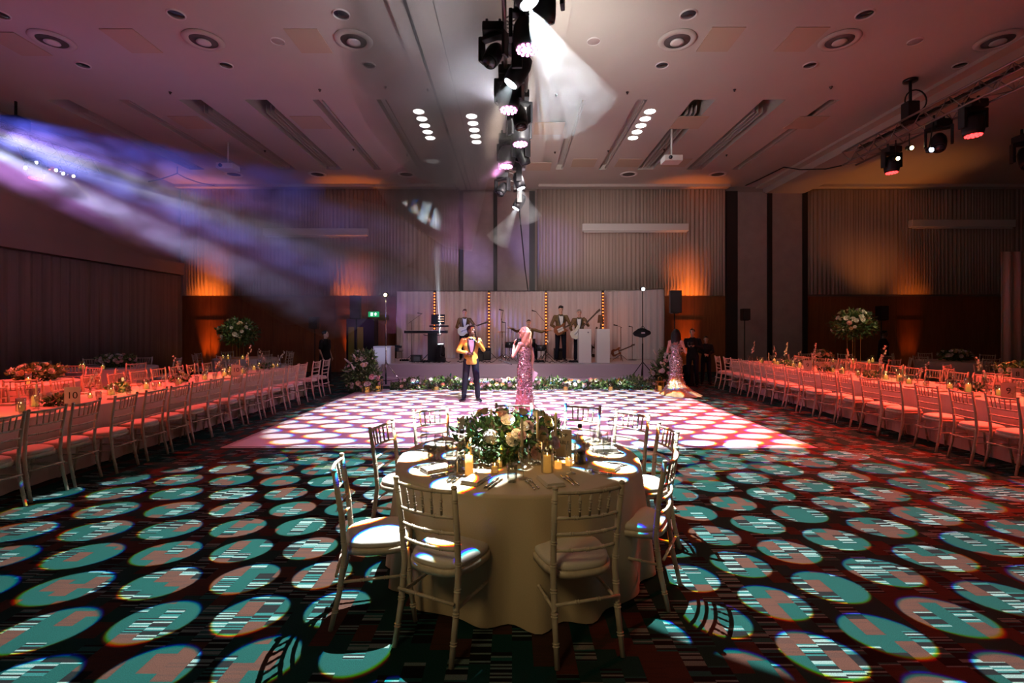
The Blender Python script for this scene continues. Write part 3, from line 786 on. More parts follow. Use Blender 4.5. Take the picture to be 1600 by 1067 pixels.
# background round tables with their chairs
BG = [(-8.9, 8.6, 'left round table nearest the camera', 9, 0), (-9.9, 12.0, 'middle left round table', 8, .2), (-8.6, 15.6, 'left round table with the tall flowers', 8, .1),
      (10.2, 9.3, 'right round table with low flowers', 9, 0), (9.6, 13.9, 'right round table with the tall flowers', 8, .2), (13.0, 14.2, 'far right background round table', 6, .3)]
for x, y, nm, n, ph in BG:
    tablecloth(.915, .757, 'ivory cloth on the ' + nm, CLOTHW, (x, y, 0), int(x * 3), n=72)
    round_table(x, y, .915, 'round table under ivory cloth, ' + nm)
    for k in range(n):
        a = ph + 2 * PI * k / n; cx, cyy = x + 1.42 * math.cos(a), y + 1.42 * math.sin(a)
        px = 800 + cx * F / cyy
        if px < -60 or px > 1660: continue
        clock = int(round((90 - math.degrees(a)) / 30)) % 12
        chair_back_at(cx, cyy, x, y, 'chair at %s o\'clock of the %s' % (['twelve', 'one', 'two', 'three', 'four', 'five', 'six', 'seven', 'eight', 'nine', 'ten', 'eleven'][clock], nm), 'chairs at background round tables')
# ================================================================== flowers and foliage
def leaf(mb, p, d, ln, wd, rnd, mi):
    d = V(d).normalized(); s = d.orthogonal().normalized(); s = Matrix.Rotation(rnd.uniform(0, 6.28), 3, d) @ s; u = d.cross(s); mb.mi = mi
    a = V(p); m1 = a + d * ln * .35 + u * ln * .06; m2 = a + d * ln * .72 + u * ln * .03; e = a + d * ln - u * ln * .1
    vs = [a, m1 + s * wd * .5 + u * wd * .15, m1, m1 - s * wd * .5 + u * wd * .15, m2 + s * wd * .36 + u * wd * .1, m2, m2 - s * wd * .36 + u * wd * .1, e]
    mb.add(vs, [(0, 2, 1), (0, 3, 2), (1, 2, 5, 4), (2, 3, 6, 5), (4, 5, 7), (5, 6, 7)])
def foliage(c, r, n, rnd, ln=.07, wd=.03, flat=0, stems=10, shell=.55):
    """branches with many leaves filling an ellipsoid about c"""
    mb = MB(); c = V(c)
    for i in range(n):
        q = V((rnd.gauss(0, 1), rnd.gauss(0, 1), rnd.gauss(0, 1) + flat)).normalized(); k = shell + (1.05 - shell) * rnd.random()
        p = c + V((q.x * r[0] * k, q.y * r[1] * k, q.z * r[2] * k))
        if p.z < .01 + .0: p.z = .012 + rnd.random() * .03
        d = V((q.x, q.y, q.z * .8 + .1)) + V((rnd.uniform(-1, 1), rnd.uniform(-1, 1), rnd.uniform(-1, 1))) * .8
        s = rnd.uniform(.6, 1.3); leaf(mb, p - d.normalized() * ln * .3, d, ln * s, wd * s, rnd, rnd.choices((0, 1, 2), (5, 3, 1))[0])
    mb.mi = 3
    for i in range(stems):
        q = V((rnd.gauss(0, 1), rnd.gauss(0, 1), abs(rnd.gauss(0, 1)) + .2)).normalized()
        e = c + V((q.x * r[0], q.y * r[1], q.z * r[2])) * 1.1
        mb.tube([c, c.lerp(e, .5) + V((0, 0, .02)), e], [.004, .003, .0015], 5)
        for k in range(7):
            p = c.lerp(e, .55 + .45 * k / 6); leaf(mb, p, q + V((rnd.uniform(-1, 1), rnd.uniform(-1, 1), rnd.uniform(-.6, 1))), ln * .7, wd * .7, rnd, rnd.choice((1, 2))); mb.mi = 3
    return mb
LM = [LEAF1, LEAF2, LEAF3, STEM]
def rose_mb(r=.04, seed=0, layers=5):
    rnd = random.Random(seed); mb = MB()
    for L in range(layers):
        k = 3 + L; rr = r * (.22 + .78 * L / (layers - 1)); h = r * (1.15 - .12 * L)
        for i in range(k):
            a0 = 2 * PI * (i + .5 * (L % 2) + rnd.uniform(-.1, .1)) / k; wdt = 2 * PI / k * .72; vs = []; fs = []
            for zi, (f, z) in enumerate(((.45, -.55), (.92, -.1), (1.0, .45), (1.14 + .06 * L, .85))):
                for j in range(5):
                    a = a0 + wdt * (j / 4 - .5) * 1.25; e = 1 - .12 * abs(j - 2) * (zi == 3)
                    vs.append((rr * f * math.cos(a), rr * f * math.sin(a), h * z * e))
            for zi in range(3):
                for j in range(4): fs.append((zi * 5 + j, zi * 5 + j + 1, zi * 5 + j + 6, zi * 5 + j + 5))
            mb.add(vs, fs)
    mb.ell((0, 0, -r * .15), (r * .75, r * .75, r * .6), 10, 6)
    return mb
def daisy_mb(r=.025):
    mb = MB()
    for i in range(7):
        a = 2 * PI * i / 7; d = V((math.cos(a), math.sin(a), .25)); leaf(mb, V((0, 0, 0)), d, r, r * .6, random.Random(i), 0)
    mb.ell((0, 0, .003), (r * .28, r * .28, r * .22), 8, 5); return mb
def hydrangea_mb(r=.06):
    rnd = random.Random(2); mb = MB()
    mb.ell((0, 0, 0), (r * .8, r * .8, r * .7), 12, 8)
    for i in range(90):
        q = V((rnd.gauss(0, 1), rnd.gauss(0, 1), rnd.gauss(.3, 1))).normalized(); p = q * r * .88; s = q.orthogonal().normalized(); u = q.cross(s); e = r * .22
        for k in range(4):
            a = k * PI / 2 + i; dd = s * math.cos(a) + u * math.sin(a); ee = s * math.cos(a + 1.2) + u * math.sin(a + 1.2)
            mb.add([p, p + dd * e + q * e * .4, p + (dd + ee) * e * .75 + q * e * .5, p + ee * e + q * e * .4], [(0, 1, 2, 3)])
    return mb
FLOWERS = {}
def flower_mesh(kind, m):
    key = (kind, m.name)
    if key not in FLOWERS:
        mb = {'rose': lambda: rose_mb(), 'blossom': lambda: daisy_mb(), 'hydrangea': lambda: hydrangea_mb()}[kind]()
        o = mb.build(kind, m, smooth=True); FLOWERS[key] = o.data; bpy.data.objects.remove(o)
    return FLOWERS[key]
def flower(kind, m, parent, p, d, s=1.0):
    o = bpy.data.objects.new(kind, flower_mesh(kind, m)); C.objects.link(o); o.parent = parent; o.location = p
    o.rotation_euler = V(d).to_track_quat('Z', 'Y').to_euler(); o.scale = (s, s, s); return o
def scatter_flowers(parent, c, r, n, rnd, kinds, s=(.7, 1.2), zmin=-.3, k=1.0, front=0):
    for i in range(n):
        q = V((rnd.gauss(0, 1), rnd.gauss(0, 1) - front, rnd.gauss(.25, .8))).normalized()
        if q.z < zmin: q.z = -q.z * .5
        kd, m = rnd.choice(kinds); p = V(c) + V((q.x * r[0], q.y * r[1], q.z * r[2])) * k
        flower(kd, m, parent, p, q, rnd.uniform(*s))
W3 = [('rose', PETW), ('rose', PETW), ('rose', PETY), ('blossom', PETW), ('blossom', PETW)]
# --- centrepiece of the near table
rnd = random.Random(21)
t = thing('floral_centrepiece', 'low lush centrepiece of roses and greenery on the near round table', 'flower arrangement', (-.03, TY + .02, .757))
mb = foliage((0, 0, .15), (.42, .30, .17), 1500, rnd, .062, .028, stems=26, shell=.35)
for i in range(160):   # trailing front greenery
    leaf(mb, (rnd.uniform(-.34, .1), rnd.uniform(-.34, -.2), rnd.uniform(.0, .12)), (rnd.uniform(-1, 1), -1, rnd.uniform(-.8, .3)), .05, .024, rnd, rnd.choice((0, 1)))
mb.build('foliage', [LEAF1, LEAF2, mat('mauve_brown_leaf', (.17, .10, .09), .55), STEM], t)
mb = MB(); mb.lathe([(.001, .0), (.12, 0), (.14, .03), (.13, .08), (.001, .08)], 24); mb.build('bowl', GOLDM, t, True)
fix = [('hydrangea', PETW, (-.13, -.27, .20), 1.0), ('rose', PETW, (.00, -.16, .29), 1.15), ('rose', PETW, (.035, -.26, .17), 1.1), ('rose', PETY, (.30, -.10, .27), 1.1), ('rose', PETY, (.25, -.22, .18), 1.15),
       ('rose', PETP, (.36, -.08, .17), 1.2), ('rose', PETP, (.20, -.26, .08), 1.1), ('rose', PETL, (-.30, -.08, .22), .9), ('rose', PETW, (.06, -.28, .22), .8), ('hydrangea', PETW, (-.22, -.26, .09), .75),
       ('rose', PETY, (-.23, .08, .30), 1.1), ('rose', PETP, (-.06, .12, .32), 1.0), ('rose', PETP, (.12, .05, .32), 1.0), ('rose', PETL, (.34, -.22, .14), 1.0), ('rose', PETP, (.15, -.2, .26), .9), ('rose', PETY, (.27, .1, .3), .9)]
for kd, m, p, s in fix: flower(kd, m, t, p, (p[0], p[1] - .1, p[2] + .02), s * .84)
scatter_flowers(t, (0, 0, .15), (.44, .31, .18), 78, rnd, [('blossom', PETW), ('blossom', PETL), ('blossom', PETY), ('rose', PETP), ('rose', PETW)], (.4, .95), -.2, 1.07)

# --- stage garland
t = thing('floral_garland', 'long green and white floral garland along the stage front', 'garland', (0, 0, 0))
for k, (x0, x1) in enumerate(((-3.35, -1.9), (-1.9, -.4), (-.4, 1.1), (1.1, 2.6), (2.6, 4.0))):
    mb = MB(); rn_ = random.Random(30 + k); n = 620
    for i in range(n):
        x = rn_.uniform(x0, x1); hgt = .27 + .07 * math.sin(x * 2.3) + .05 * math.sin(x * 6.1)
        a = rn_.uniform(0, PI); p = V((x, 13.45 - .2 * math.cos(a) * rn_.uniform(.3, 1), .015 + hgt * math.sin(a) * rn_.uniform(.3, 1)))
        leaf(mb, p, (rn_.uniform(-1, 1), -math.cos(a) - .2, math.sin(a) + rn_.uniform(-.3, .5)), rn_.uniform(.07, .14), .05, rn_, rn_.choices((0, 1, 2), (3, 5, 3))[0])
    mb.build('foliage_run', LM, t)
rnd = random.Random(33)
for i in range(98):
    x = rnd.choice((rnd.uniform(-3.3, 3.9), rnd.gauss(-2.6, .35), rnd.gauss(-.75, .3), rnd.gauss(.2, .25), rnd.gauss(1.7, .3)))
    x = max(-3.3, min(3.9, x)); kd, m = rnd.choice(W3 + [('hydrangea', PETW)])
    z = .10 + rnd.random() * .22; flower(kd, m, t, (x, 13.45 - .17 + (z - .1) * .5, z), (rnd.uniform(-.5, .5), -1, .8), rnd.uniform(.6, 1.15))
# candle lanterns in the garland
def candle_cup(name, lab, cat, x, y, z, h, r, glow=True):
    t = thing(name, lab, cat, (x, y, z))
    mb = MB(); mb.lathe([(.001, .004), (r * .8, .004), (r * .8, h * .55), (.001, h * .56)], 16); mb.build('candle', WAXL, t, True)
    mb = MB(); mb.lathe([(.001, 0), (r, 0), (r * 1.02, h), (r * .98, h), (r * .95, .006), (.001, .006)], 20); mb.build('glass_cup', GLASS, t, True)
    return t
for i, (x, lab) in enumerate(((-2.05, 'left of the man'), (1.46, 'right of the woman in pink'), (2.68, 'in the right half of the garland'), (.25, 'behind the woman in pink'))):
    candle_cup('votive_candle', 'amber candle jar in the stage garland, ' + lab, 'candle', x, 13.16, .0, .22, .07)
# gold lanterns by the bushes
def lantern(x, y, lab, s=1.0):
    t = thing('gold_lantern', lab, 'lantern', (x, y, 0)); w, h = .20 * s, .30 * s
    mb = MB(); mb.box((0, 0, .012), (w, w, .024)); mb.box((0, 0, h), (w, w, .02))
    for sx in (-1, 1):
        for sy in (-1, 1): mb.box((sx * (w / 2 - .008), sy * (w / 2 - .008), h / 2), (.014, .014, h))
    mb.build('frame', GOLDM, t)
    mb = MB(); mb.lathe([(.001, .025), (.045, .025), (.045, .15), (.001, .155)], 16); mb.build('pillar_candle', WAXL, t, True)
    mb = MB(); mb.tube([(-w * .3, 0, h), (-w * .25, 0, h + .1), (0, 0, h + .14), (w * .25, 0, h + .1), (w * .3, 0, h)], .005, 6); mb.build('handle', GOLDM, t, True)
    mb = MB()
    for a in range(4):
        M_ = Matrix.Rotation(a * PI / 2, 3, 'Z'); mb.box(M_ @ V((0, w / 2 - .006, h / 2)), (w - .03, .003, h - .04) if a % 2 == 0 else (.003, w - .03, h - .04))
    mb.build('glass_panes', GLASS, t)
lantern(at(574, 613, 12.9).x, 12.85, 'lit gold square lantern left of the stage garland, outer one of two'); lantern(at(589, 612, 13).x, 13.1, 'lit gold square lantern left of the garland, beside the first', 1.05)
lantern(4.02, 13.15, 'lit gold square lantern at the right end of the garland, left of two', .9); lantern(4.26, 13.0, 'lit gold square lantern nearest the woman in the silver gown', .9)
# big bushes either side of the stage
def bush(x, y, lab, sc_=1, seed=0):
    rnd = random.Random(seed); t = thing('floral_bush', lab, 'flower arrangement', (x, y, 0))
    mb = foliage((0, 0, .42), (.50 * sc_, .42, .48), 1500, rnd, .12, .042, stems=34, shell=.25); m2 = foliage((.05, 0, .85), (.30 * sc_, .26, .30), 500, rnd, .11, .04, stems=18)
    mb.mi = 0; o = len(mb.v); mb.v += m2.v; mb.f += [[i + o for i in f] for f in m2.f]; mb.m += m2.m
    mb.build('foliage', LM, t)
    scatter_flowers(t, (0, 0, .45), (.5 * sc_, .42, .46), 34, rnd, W3 + [('rose', PETP)], (.7, 1.4), -.6, 1.0, .8)
    scatter_flowers(t, (.05, 0, .85), (.30 * sc_, .26, .30), 16, rnd, W3, (.8, 1.4), -.2, 1.0, .5)
    for i in range(9):
        a = rnd.uniform(0, 6.28); b = V((.3 * math.cos(a) * sc_, .26 * math.sin(a) - .1, rnd.uniform(.4, 1.0))); e = b + V((math.cos(a) * .16, -.06, rnd.uniform(0, .22)))
        mb = MB(); mb.tube([b, b.lerp(e, .3), b.lerp(e, .8), e], [.006, .026, .02, .004], 8); mb.build('white_flower_spike', PETW, t, True)
bush(at(563, 615, 12.8).x, 13.0, 'large bush of greenery and white roses left of the stage', 1.0, 41)
bush(4.42, 13.9, 'large bush of greenery and white roses right of the stage', .85, 42)
# tall arrangements on clear stands and low centrepieces on background tables
def tall_flowers(x, y, h, lab, seed, m=W3):
    rnd = random.Random(seed); t = thing('tall_floral_arrangement', lab, 'flower arrangement', (x, y, .757))
    mb = MB()
    for sx in (-1, 1):
        for sy in (-1, 1): mb.tube([(sx * .11, sy * .11, 0), (sx * .11, sy * .11, h)], .006, 6)
    mb.box((0, 0, h), (.26, .26, .012)); mb.box((0, 0, .006), (.26, .26, .012)); mb.build('stand', GOLDM, t)
    foliage((0, 0, h + .10), (.58, .5, .42), 1000, rnd, .13, .05, stems=26, shell=.4).build('foliage', LM, t)
    scatter_flowers(t, (0, 0, h + .12), (.58, .5, .42), 30, rnd, m, (.7, 1.35), -.6, 1.02, .8)
tall_flowers(-8.6, 15.2, .72, 'tall flower arrangement with white roses in front of the left amber uplight', 51)
tall_flowers(9.75, 13.8, .95, 'tall flower arrangement on a stand before the dark right wall', 52, W3 + [('hydrangea', PETP)])
def low_flowers(x, y, lab, seed, kinds=W3, s=1.0):
    rnd = random.Random(seed); t = thing('floral_centrepiece', lab, 'flower arrangement', (x, y, .757))
    foliage((0, 0, .15), (.42 * s, .34 * s, .16), 420, rnd, .10, .045, stems=16, shell=.4).build('foliage', LM, t)
    scatter_flowers(t, (0, 0, .16), (.42 * s, .34 * s, .16), 34, rnd, kinds, (.6, 1.1), -.1, 1.0, .4)
low_flowers(-8.8, 9.0, 'low flower centrepiece on the left round table nearest the camera', 61)
low_flowers(-9.8, 12.0, 'low flower centrepiece on the middle left round table', 62, [('rose', PETP), ('rose', PETW)])
low_flowers(10.0, 9.4, 'large yellow-lit flower centrepiece on the right round table', 63, W3, 1.15)
low_flowers(13.0, 14.2, 'low flower centrepiece on the far right background round table', 64)
low_flowers(8.98, 14.0, 'low flower centrepiece at the foot of the tall right arrangement', 65, W3, .6)
# ================================================================== things on the near table
def wine_glass():
    t = thing('wine_glass', 'x', 'glass')
    mb = MB(); mb.lathe([(.034, 0), (.033, .003), (.005, .008), (.0035, .02), (.0035, .085), (.012, .097), (.030, .118), (.038, .150), (.036, .178), (.031, .200)], 24); mb.build('bowl_and_stem', GLASS, t, True)
    return t
def flute():
    t = thing('champagne_flute', 'x', 'glass')
    mb = MB(); mb.lathe([(.030, 0), (.029, .003), (.004, .008), (.003, .08), (.012, .10), (.024, .135), (.026, .17), (.022, .215)], 24); mb.build('bowl_and_stem', GLASS, t, True)
    return t
def tumbler():
    t = thing('tumbler', 'x', 'glass')
    mb = MB(); mb.lathe([(.001, .004), (.028, .0), (.033, .03), (.035, .115), (.033, .115), (.030, .03), (.025, .012), (.001, .012)], 24); mb.build('tumbler_body', GLASS, t, True)
    return t
def single(name, cat, mb, m):
    o = mb.build(name, m, smooth=True); return tag(o, 'x', cat)
def knife():
    mb = MB(); mb.tube([(0, -.11, .006), (0, -.09, .006), (0, 0, .006)], [.004, .0065, .005], 8); mb.add([(-.009, 0, .004), (.005, 0, .004), (.005, .10, .004), (-.002, .115, .004), (-.009, .09, .004), (-.009, 0, .007), (.005, 0, .007), (.005, .10, .006), (-.002, .115, .006), (-.009, .09, .006)],
        [(4, 3, 2, 1, 0), (5, 6, 7, 8, 9), (0, 1, 6, 5), (1, 2, 7, 6), (2, 3, 8, 7), (3, 4, 9, 8), (4, 0, 5, 9)]); return single('table_knife', 'knife', mb, STEEL)
def fork():
    mb = MB(); mb.tube([(0, -.10, .005), (0, -.06, .006), (0, .03, .008)], [.0065, .004, .003], 8); mb.tube([(0, .03, .008), (0, .045, .006), (0, .055, .006)], [.003, .010, .011], 8, squash=None)
    for k in (-1.5, -.5, .5, 1.5): mb.tube([(k * .0062, .05, .006), (k * .0062, .095, .008)], .0016, 5)
    return single('table_fork', 'fork', mb, STEEL)
def napkin():
    t = thing('napkin', 'x', 'napkin'); rnd = random.Random(3)
    mb = MB()
    for i in range(4): mb.box((0, 0, .004 + i * .006), (.125 - .004 * i, .205 - .005 * i, .0052), Matrix.Rotation(.02 * (i % 2), 3, 'Z'))
    mb.build('folded_cloth', NAPK, t, bevel=.002); return t
WG, FL, TU, KN, FK, NP = (Proto(f()) for f in (wine_glass, flute, tumbler, knife, fork, napkin))
ZT = .7575
def onT(px, py): # point of the near table top seen at a pixel
    d = F * (CAMZ - ZT) / (py - HOR); return V(((px - 800) * d / F, d, ZT + .0015))
seats = ['front left', 'front right', 'far left side', 'rear left side', 'back left', 'back centre', 'behind-bottle', 'back right', 'rear right side', 'near right side']
for (x, y, _, d), nm in zip(CH, seats):
    c = V((x - TX, y - TY)); c.normalize(); a = math.atan2(c.y, c.x); inw = -c; rz = math.atan2(-inw.x, inw.y); tang = V((-inw.y, inw.x))  # tang = to the sitter's left
    P = V((TX, TY)) + c * .70
    def pos(f, l, z=ZT + .0015): q = P + inw * f + tang * l; return (q.x, q.y, z)
    g = 'place settings on the near table'
    NP.put(pos(0, 0), rz, 'folded stone linen napkin at the %s place of the near table' % nm, 'napkins on the near table')
    FK.put(pos(.0, .115), rz, 'inner steel fork at the %s place of the near table' % nm, 'forks on the near table')
    FK.put(pos(-.01, .145), rz, 'outer steel fork at the %s place of the near table' % nm, 'forks on the near table')
    KN.put(pos(.0, -.115), rz, 'inner steel knife at the %s place of the near table' % nm, 'knives on the near table')
    KN.put(pos(-.01, -.145), rz, 'outer steel knife at the %s place of the near table' % nm, 'knives on the near table')
for px, py, nm in ((686, 720, 'left near the front-left bottle'), (818, 748, 'in front of the flowers'), (892, 740, 'in front of the dark bottle'), (933, 714, 'right of the dark bottle'), (943, 716, 'rightmost'), (836, 722, 'beside the glass candle cylinder')):
    WG.put(onT(px, py), 0, 'clear wine glass on the near table, ' + nm, 'wine glasses on the near table')
for px, py, nm in ((744, 749, 'left front'), (926, 705, 'behind the dark bottle'), (662, 716, 'at far left'), (955, 690, 'at back right')):
    FL.put(onT(px, py), 0, 'slim champagne flute on the near table, ' + nm, 'flutes on the near table')
for px, py, nm in ((675, 719, 'at the left beside a wine glass'), (707, 747, 'in front of the left bottle'), (800, 753, 'at the front of the flowers'), (702, 712, 'behind the left bottle'), (948, 706, 'at the right')):
    TU.put(onT(px, py), 0, 'clear glass tumbler on the near table, ' + nm, 'tumblers on the near table')
# bottles
def bottle(p, lab, m, liquid):
    t = thing('water_bottle', lab, 'bottle', p)
    prof = [(.001, 0), (.042, 0), (.045, .02), (.044, .09), (.036, .15), (.022, .21), (.013, .25), (.013, .262)]
    mb = MB(); mb.lathe(prof, 28); mb.build('glass_body', m, t, True)
    mb = MB(); mb.lathe([(.001, .004), (.040, .004), (.041, .03), (.039, .09), (.001, .092)], 24); mb.build('water', liquid, t, True)
    mb = MB(); mb.lathe([(.014, .258), (.016, .262), (.016, .285), (.001, .287)], 16); mb.build('stopper', BLACK, t, True)
bottle(onT(722, 736), 'tall tapering clear glass water bottle left of the centrepiece', GLASS, GLASS)
bottle(onT(906, 724), 'tall tapering textured water bottle with dark base, right of the centrepiece', GLASS, mat('dark_base_band', (.03, .028, .02), .2))
# candles
def taper(p, ztop, lab):
    t = thing('taper_candle', lab, 'candle', p); h = ztop - p[2]; s = h - .20
    mb = MB(); mb.lathe([(.035, 0), (.034, .006), (.010, .014), (.007, .03), (.010, .05), (.006, .07), (.006, s - .03), (.013, s - .012), (.014, s + .01), (.011, s + .012)], 18); mb.build('glass_holder', GLASS, t, True)
    mb = MB(); mb.lathe([(.001, s), (.0105, s), (.0095, h - .012), (.004, h), (.001, h)], 14); mb.build('wax', WAX, t, True)
    mb = MB(); mb.tube([(0, 0, h - .002), (0, 0, h + .008)], .001, 5); mb.build('wick', DARK, t)
for px, py, d, nm in ((767.5, 639, 3.75, 'leftmost'), (815.5, 654, 3.35, 'nearest the camera'), (840, 642, 3.5, 'behind the wine glass at centre'), (868.5, 644, 3.65, 'rightmost'), (793, 636, 4.25, 'at the back')):
    q = at(px, py, d); taper(V((q.x, q.y, ZT)), q.z, 'tall ivory taper candle among the near table flowers, ' + nm)
def pillar_proto(h, r, cyl=None, rw=None):
    t = thing('pillar_candle', 'x', 'candle')
    mb = MB(); mb.lathe([(.001, .003), (r, .003), (r, h), (r * .8, h - .004), (.001, h - .006)], 16); mb.build('wax', WAXL, t, True)
    mb = MB(); mb.ell((0, 0, h + .011), (.004, .004, .011), 6, 5); mb.build('flame', FLAME, t, True)
    if cyl:
        mb = MB(); mb.lathe([(.001, 0), (rw, 0), (rw, cyl), (rw - .003, cyl), (rw - .003, .003), (.001, .003)], 20); mb.build('glass_cylinder', GLASS, t, True)
    return t
PA = Proto(pillar_proto(.14, .032)); PB = Proto(pillar_proto(.08, .032)); PV = Proto(pillar_proto(.045, .020, .065, .028)); PG = Proto(pillar_proto(.12, .033, .22, .05)); PGs = Proto(pillar_proto(.08, .033, .15, .048))
for pr, px, py, nm in ((PA, 733, 742, 'left of the centrepiece behind the flute'), (PA, 731, 712, 'behind the left glass bottle'), (PA, 845, 714, 'between the centre tapers'), (PB, 872, 732, 'at the foot of the table sign'), (PB, 889, 727, 'right of the table sign'), (PG, 855, 738, 'in the clear cylinder beside the table sign')):
    pr.put(onT(px, py), 0, 'glowing yellow pillar candle on the near table, ' + nm, 'pillar candles on the near table', (.8, .8, .62) if pr is PB else (.85, .85, .95))
for px, py, nm in ((773, 739, 'front of the flowers'), (780, 730, 'half hidden in the flowers'), (741, 690, 'left rear')):
    PV.put(onT(px, py), 0, 'small votive candle in clear glass on the near table, ' + nm, 'votives on the near table')
# the sign
SIGN = mat('taupe_sign_card', (.46, .38, .30), .7); INK = mat('dark_ink', (.02, .02, .02), .7)
p = onT(879, 716); t = thing('table_sign', 'small taupe card sign reading TOP TABLE on the near table', 'sign', p, math.radians(-22))
mb = MB(); mb.box((0, 0, .115), (.14, .004, .21)); mb.build('card', SIGN, t)
mb = MB(); mb.box((0, .02, .005), (.08, .05, .01)); mb.build('foot', GLASS, t)
text_mesh('TOP', .040, 'lettering', INK, t, (0, -.0035, .172), (PI / 2, 0, 0)); text_mesh('TABLE', .038, 'lettering', INK, t, (0, -.0035, .118), (PI / 2, 0, 0))

# ================================================================== things on the long tables
def orchid_proto(seed, h=.42, curve=.12):
    rnd = random.Random(seed); t = thing('orchid_stem', 'x', 'flower')
    mb = MB(); mb.lathe([(.001, 0), (.028, 0), (.022, .06), (.012, .16), (.014, .20), (.012, .20), (.010, .16), (.001, .01)], 14); mb.build('glass_vase', GLASS, t, True)
    pts = [(curve * (k / 6) ** 2 - curve * .3 * (k / 6), 0, .03 + h * k / 6) for k in range(7)]
    mb = MB(); mb.tube(pts, .003, 5); mb.build('stem', STEM, t, True)
    mb = MB()
    for k in range(9):
        i = 2.6 + 3.4 * k / 8; a = int(i); f = i - a; q = V(pts[min(a, 6)]).lerp(V(pts[min(a + 1, 6)]), f); s = .038 * (1 - .05 * k)
        dr = V((rnd.uniform(-1, 1), rnd.uniform(-1, .3), rnd.uniform(-.4, .4))).normalized(); q = q + dr * .018
        n_ = dr; s1 = n_.orthogonal().normalized()
        for j in range(5):
            dd = Matrix.Rotation(j * 2 * PI / 5, 3, n_) @ s1; leaf(mb, q, dd + n_ * .3, s, s * .8, rnd, 0)
        mb.ell(q + n_ * .008, (.008, .008, .008), 6, 4)
    mb.build('petals', PETW, t); return t
OR1, OR2, OR3 = Proto(orchid_proto(1, .50, .10)), Proto(orchid_proto(2, .44, -.16)), Proto(orchid_proto(3, .36, .22))
def ordw(i): return ORD[i]
def dress_table(side, x0, x1, ys, candles, orch, posies):
    xm = (x0 + x1) / 2; rnd = random.Random(77 if side == 'left' else 78); sg = 1 if side == 'left' else -1   # sg: aisle side is +x on the left table
    cnt = {}
    def lab(k, base):
        cnt[k] = cnt.get(k, 0) + 1; return '%s on the %s banquet table, %s from the camera' % (base, side, ordw(cnt[k] - 1))
    y = candles[0]; k = 0
    while y < candles[1]:
        x = xm + rnd.uniform(-.12, .12); pr = (PG, PGs, PV, PGs)[k % 4]
        nm = {0: ('glowing candle in a tall glass cylinder', 'a'), 1: ('glowing low pillar candle in a glass', 'b'), 2: ('tiny glass votive candle', 'c'), 3: ('glowing low pillar candle in a glass', 'b')}[k % 4]
        pr.put((x, y, .7535), 0, lab(nm[1], nm[0]), '%s table candles' % side); y += candles[2]; k += 1
    for i, (y, pr, s) in enumerate(orch):
        pr.put((xm + rnd.uniform(-.2, .2), y, .7535), rnd.uniform(-.6, .6), 'white orchid stem in a slim vase, %s from the camera on the %s banquet table' % (ordw(i), side), '%s table orchids' % side, s)
    for sd, nm in ((1, 'aisle side'), (-1, 'wall side')):
        xe = xm + sg * sd * (x1 - x0) / 2
        for i, y in enumerate(ys):
            xx = xe - sg * sd * .30
            WG.put((xx, y + .10, .7535), 0, 'wine glass, %s from the camera on the %s of the %s banquet table' % (ordw(i), nm, side), '%s table wine glasses' % side)
            if sd == 1 or i % 2 == 0: TU.put((xx - sg * sd * .07, y - .02, .7535), 0, 'tumbler, %s from the camera on the %s of the %s banquet table' % (ordw(i), nm, side), '%s table tumblers' % side)
            NP.put((xe - sg * sd * .14, y, .7535), PI / 2, 'folded napkin, %s from the camera on the %s of the %s banquet table' % (ordw(i), nm, side), '%s table napkins' % side, (.9, .9, 1))
    for i, y in enumerate(posies):
        rn_ = random.Random(i + 5); t = thing('floral_posy', 'small posy of greenery and blush roses, %s from the camera on the %s banquet table' % (ordw(i), side), 'flower arrangement', (xm + rn_.uniform(-.2, .2), y, .7535))
        foliage((0, 0, .06), (.14, .16, .06), 90, rn_, .08, .035, stems=4).build('foliage', LM, t)
        scatter_flowers(t, (0, 0, .07), (.12, .14, .06), 6, rn_, [('rose', PETP), ('rose', PETY), ('blossom', PETW)], (.7, 1.2), 0, 1, 0)
dress_table('left', LX0, LX1, [4.6 + .52 * i for i in range(15)], (4.75, 12.3, .34), [(5.55, OR1, 1.0), (7.0, OR3, .9), (8.6, OR2, 1.0), (9.6, OR3, 1.0), (10.6, OR1, 1.1), (11.4, OR2, 1.0), (12.1, OR3, 1.0)], [5.2, 6.2, 7.4, 8.8, 10.2, 11.6])
dress_table('right', RX0, RX1, [5.9 + .52 * i for i in range(16)], (6.0, 14.1, .36), [(7.4, OR2, 1.1), (8.3, OR3, 1.0), (9.1, OR1, 1.2), (10.2, OR2, 1.1), (11.2, OR1, 1.15), (11.9, OR3, 1.0), (12.7, OR1, 1.1), (13.3, OR2, 1.0), (13.9, OR1, 1.1)], [6.4, 7.6, 9.4, 10.8, 12.4])
# tall tapers on the long tables
for side, xm, ys in (('left', -5.95, (5.9, 7.0, 8.1, 9.3, 10.3, 11.2, 12.0)), ('right', 7.05, (6.5, 7.8, 8.9, 10.0, 11.6, 13.0))):
    for i, y in enumerate(ys): 
        t0 = len(bpy.data.objects); taper(V((xm + .15 * (-1) ** i, y, .7535)), 1.06, 'ivory taper candle, %s from the camera on the %s banquet table' % (ordw(i), side))
